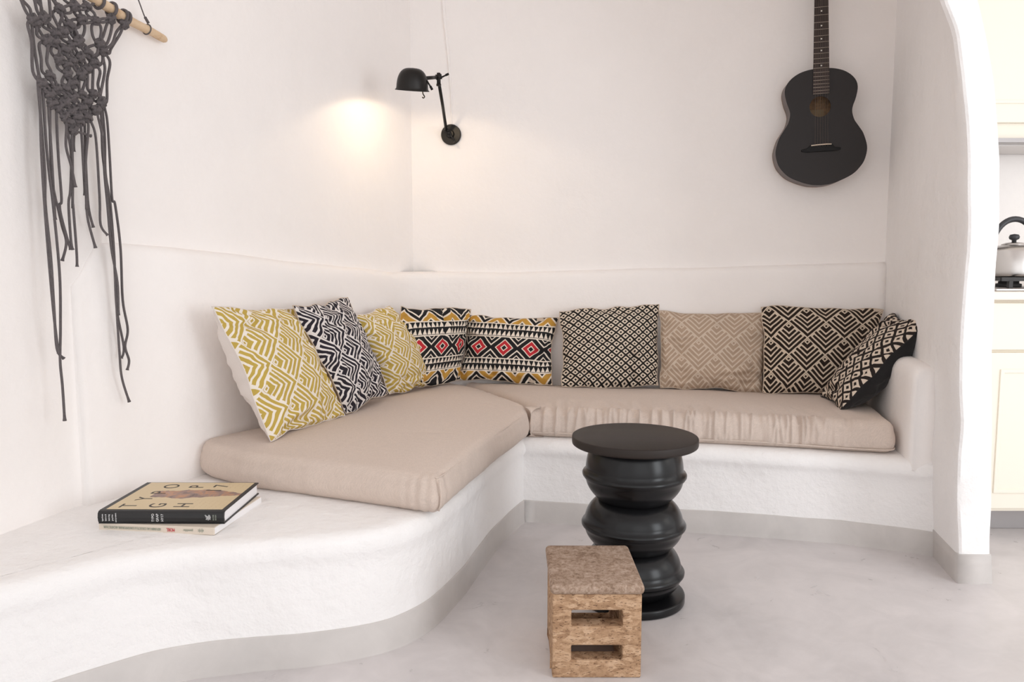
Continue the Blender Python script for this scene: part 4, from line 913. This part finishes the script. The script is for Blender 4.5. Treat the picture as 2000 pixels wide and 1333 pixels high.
net = bmesh.new()
for i, ln in enumerate(MD['net']):
    r_ = random.Random(i); m_ = len(ln)
    add_tube(net, cr([mp(u, z, .004 + (0 if k in (0, m_ - 1) else r_.uniform(-.006, .008))) for k, (u, z) in enumerate(ln)], 5), CRD * 1.12, 7)
mobj('cord_netting', net, M['cord'])
def knot_mesh(sd):
    r_ = random.Random(sd); bms = []; w_, h_ = .0090, .0075
    for s in (1, -1):                                         # two interlocked bights and a waist band
        bms.append(tube(cr([(-w_ * s, 0, h_), (-w_ * .5 * s, .006, h_ * .35), (w_ * .55 * s, .007, h_ * .1), (w_ * 1.0 * s, .001, -h_ * .3), (w_ * .3 * s, -.004, -h_ * .5), (-w_ * .8 * s, .002, -h_)], 4), CRD * 1.08, 7))
    bms.append(tube(cr([(-w_ * .75, -.003, .001), (-w_ * .2, .0085, r_.uniform(-.003, .003)), (w_ * .75, -.003, -.001)], 4), CRD * 1.1, 7))
    bms.append(tube([(-.003, 0, h_ * 1.4), (-.002, .001, -h_ * 1.4)], CRD, 6)); bms.append(tube([(.003, 0, h_ * 1.4), (.003, .001, -h_ * 1.4)], CRD, 6))
    bm = join(bms); me = bpy.data.meshes.new('knot'); bm.to_mesh(me); bm.free()
    for p in me.polygons: p.use_smooth = True
    me.materials.append(M['cord']); return me
KM = [knot_mesh(k) for k in range(4)]
for i, (u, z) in enumerate(MD['knots']):
    r_ = random.Random(i + 50); o = bpy.data.objects.new('knot', KM[i % 4]); COL.objects.link(o)
    loc = mp(u, z, .006 + r_.uniform(-.002, .004)); Rk = Matrix(((DM.x, NM.x, 0), (DM.y, NM.y, 0), (0, 0, 1))).to_4x4()
    o.matrix_world = Matrix.Translation(loc) @ Rk @ Matrix.Rotation(r_.uniform(-.9, .3), 4, 'Y') @ Matrix.Scale(r_.uniform(1.15, 1.4), 4)
    mw = o.matrix_world.copy(); o.parent = mac; o.matrix_parent_inverse = Matrix.Translation(-mac.location)
for i, ln in enumerate(MD['fringe']):
    r_ = random.Random(i + 9); off = r_.uniform(-.004, .012); m_ = len(ln)
    ln = [[ln[0][0], ln[0][1] + .028]] + ln if i < 18 else ln
    P = cr([mp(u, z, (.006 if k == 0 else off + r_.uniform(-.003, .003) + (.010 if z < 1.10 else 0))) for k, (u, z) in enumerate(ln)], 7)
    rr = [CRD] * len(P); rr[-1] = CRD * 1.5; rr[-2] = CRD * 1.15
    mobj('fringe_cord', add_tube(bmesh.new(), P, rr, 8), M['cord'])

# ================================================================== KITCHEN SEEN PAST THE PIER
KX = 1.79
def kbox(name, a, mat, parent, bw=.002):
    o = obj(name, box(*[a[i] - (parent.location[i // 2]) for i in range(6)]), mat, parent, False); bevel(o, bw); return o
cab = thing('base_cabinet', 'cream panelled base cabinet under the hob, seen past the white pier', 'cabinet', (2.3, 3.08, 0))
kbox('body', (1.715, 2.95, 2.745, 3.415, .10, .885), M['kitchen_paint'], cab)
kbox('toe_kick', (1.73, 2.95, 2.84, 3.415, 0, .10), M['hood_grey'], cab)  # grey instead of cream: the shade under the cabinet is in the colour
for nm, z0, z1 in (('drawer', .705, .875), ('door', .115, .695)):
    f_ = kbox(nm, (1.72, 2.18, 2.725, 2.745, z0, z1), M['kitchen_paint'], cab, .003)
    x0, x1 = 1.72 - 2.3, 2.18 - 2.3; bb = []
    if nm == 'door':
        fr_ = slotted(x1 - x0 - .10, z1 - z0 - .12, .006, [(.014, x1 - x0 - .114, .014, z1 - z0 - .134)])
        bmesh.ops.translate(fr_, verts=fr_.verts, vec=(x0 + .05, 2.7195 - 3.08, z0 + .06))
        bevel(obj('panel_moulding', fr_, M['kitchen_paint'], f_, False), .002)
    kn = lathe([(0, 0), (.008, 0), (.008, .012), (.015, .018), (.014, .026), (0, .029)], 20, None, Matrix.Translation((.25 if nm == 'drawer' else .19, 2.725 - 3.08, (z0 + z1) / 2 if nm == 'drawer' else z1 - .12)) @ Matrix.Rotation(PI / 2, 4, 'X'))
    bmesh.ops.translate(kn, verts=kn.verts, vec=(-.35, 0, 0)); 
    obj('knob', kn, M['steel'], f_)
wt = tag(bevel(obj('worktop', box(1.70, 2.97, 2.705, 3.415, .886, .916), M['worktop'], None, False), .004), 'pale worktop on the cream base cabinet beside the pier', 'worktop')
hob = thing('gas_hob', 'steel gas hob with black iron pan support on the worktop', 'hob', (2.12, 3.02, .916))
def hobj(name, bm, mat, sm=True): return local(obj(name, bm, mat, None, sm), hob)
bevel(hobj('hob_plate', box(KX - .03, 2.42, 2.76, 3.28, .9162, .926), M['steel'], False), .003)
for cx in (1.98, 2.26):
    hobj('burner', lathe([(0, 0), (.045, 0), (.045, .012), (.036, .014), (.036, .022), (0, .024)], 28, None, Matrix.Translation((cx, 3.03, .926))), M['iron'])
bars = []
for y in (2.80, 3.24): bars.append(box(1.80, 2.40, y - .006, y + .006, .952, .966))
for x in (1.80, 1.93, 2.03, 2.12, 2.21, 2.31, 2.40): bars.append(box(x - .005, x + .005, 2.80, 3.24, .953, .965))
for x in (1.835, 1.90, 2.12, 2.37):
    for y in (2.80, 3.24): bars.append(box(x - .007, x + .007, y - .007, y + .007, .926, .955))
hobj('pan_support', join(bars), M['iron'], False)
ke = thing('kettle', 'steel whistling kettle with an arched black handle on the hob', 'kettle', (1.985, 3.02, .9665))
edge_split(obj('body', lathe([(0, 0), (.098, 0), (.106, .004), (.108, .012), (.102, .060), (.094, .098), (.088, .108), (.060, .121), (.040, .125), (0, .126)], 56), M['steel'], ke), 55)
obj('lid', lathe([(0, .124), (.042, .124), (.044, .127), (.030, .133), (0, .136)], 40), M['steel'], ke)
obj('lid_knob', lathe([(0, .134), (.008, .135), (.008, .143), (.017, .148), (.019, .156), (.015, .165), (0, .168)], 28), M['dark_plastic'], ke)
hpts = [(.084 * math.cos(a) * (1.0), 0, .108 + .118 * math.sin(a) ** .9) for a in (PI * k / 22 for k in range(23))]
obj('handle', tube(hpts, [.0085 + .003 * math.sin(PI * k / 22) for k in range(23)], 12), M['dark_plastic'], ke)
obj('spout', tube([(.085, -.0, .075), (.115, 0, .10), (.135, 0, .125)], [.022, .016, .012], 16), M['steel'], ke)
wc = thing('wall_cabinet', 'cream wall cabinet above the hob, seen past the pier', 'cabinet', (2.3, 3.25, 1.518))
def wcbox(name, x0, x1, y0, y1, z0, z1, mat, bw, parent=None):
    return bevel(obj(name, box(x0 - 2.3, x1 - 2.3, y0 - 3.25, y1 - 3.25, z0 - 1.518, z1 - 1.518), mat, parent or wc, False), bw)
wcbox('body', 1.73, 2.95, 3.112, 3.415, 1.5185, 2.32, M['kitchen_paint'], .002)
dr = wcbox('door', 1.75, 2.30, 3.092, 3.111, 1.578, 2.31, M['kitchen_paint'], .003)
fr_ = slotted(.42, .56, .006, [(.014, .406, .014, .546)]); bmesh.ops.translate(fr_, verts=fr_.verts, vec=(1.81 - 2.3, 3.0865 - 3.25, 1.652 - 1.518))
bevel(obj('panel_moulding', fr_, M['kitchen_paint'], dr, False), .002)
hd = thing('range_hood', 'slim grey extractor hood under the cream wall cabinet', 'hood', (2.3, 3.25, 1.50))
bevel(obj('housing', box(1.74 - 2.3, .12, 3.10 - 3.25, 3.41 - 3.25, .0, .018), M['hood_grey'], hd, False), .002)
obj('front_lip', box(1.74 - 2.3, .12, 3.090 - 3.25, 3.0995 - 3.25, .001, .0175), M['hood_grey'], hd, False)
obj('grease_filter', box(-.42, .05, -.10, .12, -.004, .0), M['steel'], hd, False)
